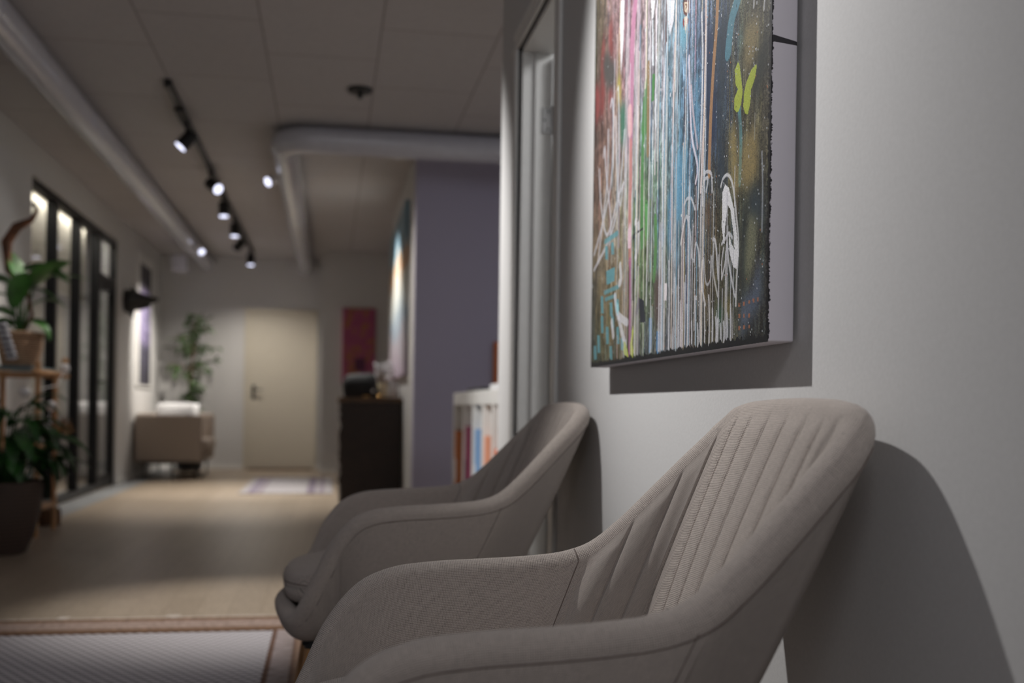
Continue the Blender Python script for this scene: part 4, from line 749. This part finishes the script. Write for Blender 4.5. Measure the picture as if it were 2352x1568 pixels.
# ------------------------------------------------------------------ drip painting on the near wall
CY0,CY1,CB,CT=1.457,2.512,.942,2.27; CXF=WX-.046
pt_=thing('abstract_painting','large unframed canvas of multicoloured drips and a green butterfly on the near wall','painting',(WX,1.98,CB))
NW,NH=600,800; ZV=.99
def paint():
    rs=np.random.RandomState(4)
    zz=np.linspace(0,ZV,NH)[:,None]*np.ones((1,NW)); aa=np.ones((NH,1))*np.linspace(0,1,NW)[None,:]
    G=np.array([
     [(60,70,60),(85,95,75),(95,85,60),(90,90,75),(85,95,95),(100,105,115),(110,115,125),(90,90,85),(90,85,60),(70,80,85),(50,50,50)],
     [(80,80,75),(110,95,60),(130,105,70),(110,100,60),(90,120,70),(110,110,95),(100,110,115),(95,85,80),(90,75,55),(75,85,70),(55,55,58)],
     [(115,98,76),(160,146,124),(150,150,145),(150,150,120),(95,130,80),(120,140,130),(90,140,165),(80,120,150),(60,70,80),(100,95,70),(85,80,65)],
     [(100,76,70),(135,100,88),(130,115,100),(150,130,130),(110,130,140),(150,160,165),(100,145,170),(90,115,150),(55,70,95),(100,98,75),(75,72,65)],
     [(50,45,42),(110,86,80),(130,98,98),(165,130,140),(140,130,140),(160,155,160),(120,160,180),(130,150,185),(70,85,105),(95,105,85),(70,68,65)],
     [(90,85,60),(110,90,85),(150,120,125),(140,100,120),(150,130,130),(150,150,160),(130,165,180),(150,165,195),(120,120,110),(90,105,100),(75,72,65)]],float)
    # mark the drips' lateral wander with smooth random curves
    def smooth1(n,step):
        k=rs.rand(int(n/step)+4); x=np.linspace(0,len(k)-1.001,n); i=x.astype(int); f=x-i; f=f*f*(3-2*f); return k[i]*(1-f)+k[i+1]*f
    def smooth2(hs,ws):
        a=rs.rand(int(NH/hs)+3,int(NW/ws)+3); y=np.linspace(0,a.shape[0]-1.001,NH); x=np.linspace(0,a.shape[1]-1.001,NW)
        yi=y.astype(int);xi=x.astype(int);fy=(y-yi)[:,None];fx=(x-xi)[None,:]; fy=fy*fy*(3-2*fy);fx=fx*fx*(3-2*fx)
        A=a[yi][:,xi];B=a[yi][:,xi+1];C_=a[yi+1][:,xi];D=a[yi+1][:,xi+1]
        return (A*(1-fx)+B*fx)*(1-fy)+(C_*(1-fx)+D*fx)*fy
    ja=(smooth2(130,3)-.5)*.16; jz=(smooth2(200,2)-.5)*.32
    A=np.clip((aa+ja)*10,0,9.999); Z=np.clip((zz/.773+jz)*5,0,4.999)
    ai=A.astype(int);zi=Z.astype(int);fa=(A-ai)[...,None];fz=(Z-zi)[...,None]
    P=(G[zi,ai]*(1-fa)+G[zi,ai+1]*fa)*(1-fz)+(G[zi+1,ai]*(1-fa)+G[zi+1,ai+1]*fa)*fz
    st=(smooth2(90,1.5)-.5)*1.0+(smooth2(6,2)-.5)*.35
    mid=np.clip(1-np.abs(aa-.5)*1.2,.3,1)
    P=P*(1+st[...,None]*.75*mid[...,None])
    smo=np.clip((smooth2(30,3)-.25)*2,0,1)
    lum0=P.mean(2,keepdims=True); P=lum0+(P-lum0)*1.05; P*=.93; P*=(1+(smooth2(14,5)-.5)[...,None]*.5+(smooth2(4,2.2)-.5)[...,None]*.35)
    for nst in range(220):   # narrow vertical washes of saturated colour
        a0=rs.beta(2.0,2.0); w=rs.uniform(.0012,.007); z0=rs.uniform(-.2,.95); h=rs.uniform(.05,.5)
        pal=[(225,225,232),(205,215,225),(80,150,190),(60,110,160),(90,150,90),(190,160,90),(210,140,150),(50,55,70),(235,220,200),(120,60,60),(95,150,160),(150,120,170)]
        if a0>.76: pal=[(60,70,82),(150,135,85),(90,110,120)]
        c=np.array(pal[rs.randint(len(pal))]); m=(np.abs(aa-a0-.002*np.sin(zz*9+nst))<w/2)&(zz>z0)&(zz<z0+h)
        k=rs.uniform(.2,.7)*(.55+.45*smo[m][:,None]); P[m]=P[m]*(1-k)+c*k
    def stroke(kind,w,col,pts):
        pts=np.array(pts)*np.array([1,1.031]); col=np.array(col,float)
        lo=pts.min(0)-[w*1.6,w*1.6];hi=pts.max(0)+[w*1.6,w*1.6]
        j0,j1=max(0,int(lo[0]*(NW-1))-1),min(NW,int(hi[0]*(NW-1))+2); i0,i1=max(0,int(lo[1]/ZV*(NH-1))-1),min(NH,int(hi[1]/ZV*(NH-1))+2)
        if j1<=j0 or i1<=i0: return
        X=aa[i0:i1,j0:j1];Y=zz[i0:i1,j0:j1]
        if kind in 'PQ':
            ins=np.zeros(X.shape,bool); n=len(pts)
            for k in range(n):
                x0,y0=pts[k];x1,y1=pts[(k+1)%n]
                if y0==y1: continue
                c=((y0>Y)!=(y1>Y))&(X<(x1-x0)*(Y-y0)/(y1-y0)+x0); ins^=c
            al=ins*.93
            if kind=='Q':
                al=al.astype(float)
                for rad,ax in ((6,1),(11,0),(5,1),(9,0)):
                    acc=np.zeros_like(al)
                    for d_ in range(-rad,rad+1): acc+=np.roll(al,d_,ax)
                    al=acc/(2*rad+1)
                al=np.clip(al*(.65+.7*rs.rand(*al.shape)),0,1)
        else:
            # smooth the polyline
            if len(pts)>2:
                q=[]; n=len(pts)
                for k in range(n-1):
                    p0,p1,p2,p3=pts[max(k-1,0)],pts[k],pts[k+1],pts[min(k+2,n-1)]
                    for t in np.linspace(0,1,7)[:-1]: q.append(.5*((2*p1)+(p2-p0)*t+(2*p0-5*p1+4*p2-p3)*t*t+(3*p1-p0-3*p2+p3)*t**3))
                q.append(pts[-1]); pts=np.array(q)
            D=np.full(X.shape,9.)
            for k in range(len(pts)-1):
                ax,ay=pts[k];bx,by=pts[k+1]; dx,dy=(bx-ax)*1.055,by-ay; L2=dx*dx+dy*dy+1e-12
                t=np.clip((((X-ax)*1.055)*dx+(Y-ay)*dy)/L2,0,1); D=np.minimum(D,np.hypot((X-ax)*1.055-t*dx,(Y-ay)-t*dy))
            al=np.clip((w/2-D)/.0015+.5,0,1)*.84
        R=P[i0:i1,j0:j1]; R[:]=R*(1-al[...,None])+col*al[...,None]
    g=rs.rand(NH,NW); m=(g<.20*np.clip((aa-.62)/.2,0,1)); P[m]=P[m]*.6; m=(g>1-.12*np.clip((aa-.62)/.2,0,1)); P[m]=P[m]*.75+np.array((190,175,120))*.25
    for s_ in ART: stroke(*s_)
    # random thin drips
    for k in range(74):
        a0=.10+.70*rs.beta(2.2,1.8); z1=rs.uniform(.0,.99); z0=max(.012,z1-rs.uniform(.1,.9)) if rs.rand()<.65 else .012; c=[(226,226,232),(236,222,208),(208,208,216),(215,190,200),(120,175,205),(230,230,236)][rs.randint(6)]
        if z1-z0>.02: stroke('L',rs.uniform(.0018,.0048),c,[(a0,z1),(a0-.002,(z0+z1)/2),(a0-.001,z0)])
    for k in range(30):
        a0=rs.uniform(.5,.88); z1=rs.uniform(.03,.30); stroke('L',rs.uniform(.002,.0045),(196,196,204),[(a0,z1),(a0,.012)])
    g_=P.mean(2,keepdims=True); P=g_+(P-g_)*.84
    # splatter
    for k in range(1500):
        a0=rs.beta(3,1.3) if rs.rand()<.6 else rs.rand(); z0=rs.rand()*ZV; r=rs.exponential(.0005)+.0004
        j=int(a0*(NW-1)); i=int(z0/ZV*(NH-1)); rj=int(r/1.055*NW*.7); ri=max(1,int(r/ZV*NH*1.3))
        c=(205,210,216) if rs.rand()<.6 else ((30,32,36) if rs.rand()<.8 else (190,120,80))
        P[max(0,i-ri):i+ri,max(0,j-rj):j+rj+1]=c
    # sprayed grain on the right side
    # dark frayed borders
    er=smooth1(NH,3)*.006+.004; P[(aa>1-er[:,None])]=(24,24,28)
    eb=smooth1(NW,3)*.010+.006; P[(zz<eb[None,:])]=(30,32,36); P[(aa<.006)]=(48,50,44)
    P*=.93; P*=(1+(rs.rand(NH,NW,1)-.5)*.16)
    return np.clip(P,0,255)
PIC=paint()
def build_painting():
    zs=np.concatenate([np.linspace(0,ZV,NH),np.linspace(ZV,CT-CB,12)[1:]]); nz=len(zs)
    ys=CY1-(CY1-CY0)*np.linspace(0,1,NW)
    lum=PIC.mean(2)/255; full=np.concatenate([PIC,np.repeat(PIC[-1:],nz-NH,0)],0)
    lumf=full.mean(2)/255
    Y,Z=np.meshgrid(ys,zs); X=np.full_like(Y,CXF-.0006)-(lumf-.4)*.0009
    co=np.stack([X-WX,Y-1.98,Z],-1).reshape(-1,3).astype(np.float32)
    idx=np.arange(nz*NW).reshape(nz,NW); f=np.stack([idx[:-1,:-1],idx[1:,:-1],idx[1:,1:],idx[:-1,1:]],-1).reshape(-1,4)[:, ::-1]
    me=bpy.data.meshes.new('painted_face'); me.vertices.add(len(co)); me.vertices.foreach_set('co',co.ravel())
    me.loops.add(f.size); me.loops.foreach_set('vertex_index',f.ravel().astype(np.int32)); me.polygons.add(len(f)); me.polygons.foreach_set('loop_start',np.arange(0,f.size,4,dtype=np.int32)); me.update(calc_edges=True); me.validate()
    ca=me.color_attributes.new('paint','FLOAT_COLOR','POINT'); c4=np.ones((len(co),4),np.float32); c4[:,:3]=s2l(full.reshape(-1,3)); ca.data.foreach_set('color',c4.ravel())
    me.polygons.foreach_set('use_smooth',[True]*len(me.polygons))
    q=N('paint_layers'); at=q.n('ShaderNodeAttribute',attribute_name='paint'); q.l(at.outputs[0],q.b.inputs['Base Color']); q.p(Roughness=.42,Specular_IOR_Level=.35)
    q.bump(q.noise(q.coord('Object',(1,1,1)),420,3),.08,.001)
    me.materials.append(q.m); o=bpy.data.objects.new('painted_face',me); COL.objects.link(o); o.parent=pt_
build_painting()
q=N('canvas_edge'); cs=q.coord('Object',(1,1,1)); sp=q.n('ShaderNodeSeparateXYZ'); q.l(cs,sp.inputs[0])
nz=q.noise(cs,160,4,.7)
def mth2(op,a,b=None,c=None):
    x=q.n('ShaderNodeMath',operation=op)
    for i,o in enumerate((a,b,c)):
        if o is None: continue
        if isinstance(o,(int,float)): x.inputs[i].default_value=o
        else: q.l(o,x.inputs[i])
    return x.outputs[0]
dx=mth2('ADD',sp.outputs[0],.046)             # distance behind the painted face
fray=mth2('LESS_THAN',dx,mth2('MULTIPLY_ADD',nz,.012,-.0042))
zd=mth2('MULTIPLY_ADD',dx,-.16,.4395); halfw=mth2('MULTIPLY_ADD',dx,-.06,.0052)
drip=mth2('LESS_THAN',mth2('ABSOLUTE',mth2('SUBTRACT',sp.outputs[2],zd)),halfw)
mk=mth2('MAXIMUM',fray,drip)
mx=q.n('ShaderNodeMix',data_type='RGBA'); q.l(mk,mx.inputs['Factor']); mx.inputs[6].default_value=rgb(214,209,216); mx.inputs[7].default_value=rgb(52,50,54); q.l(mx.outputs[2],q.b.inputs['Base Color']); q.p(Roughness=.8)
MB().box((CXF,CY0+.0005,CB),(WX-.006,CY1-.0005,CT)).build('canvas_body',q.m,pt_,bevel=.003,seg=3)
MB().box((WX-.006,CY0+.05,CB+.05),(WX,CY1-.05,CT-.05)).build('stretcher_back',M['beech'],pt_)
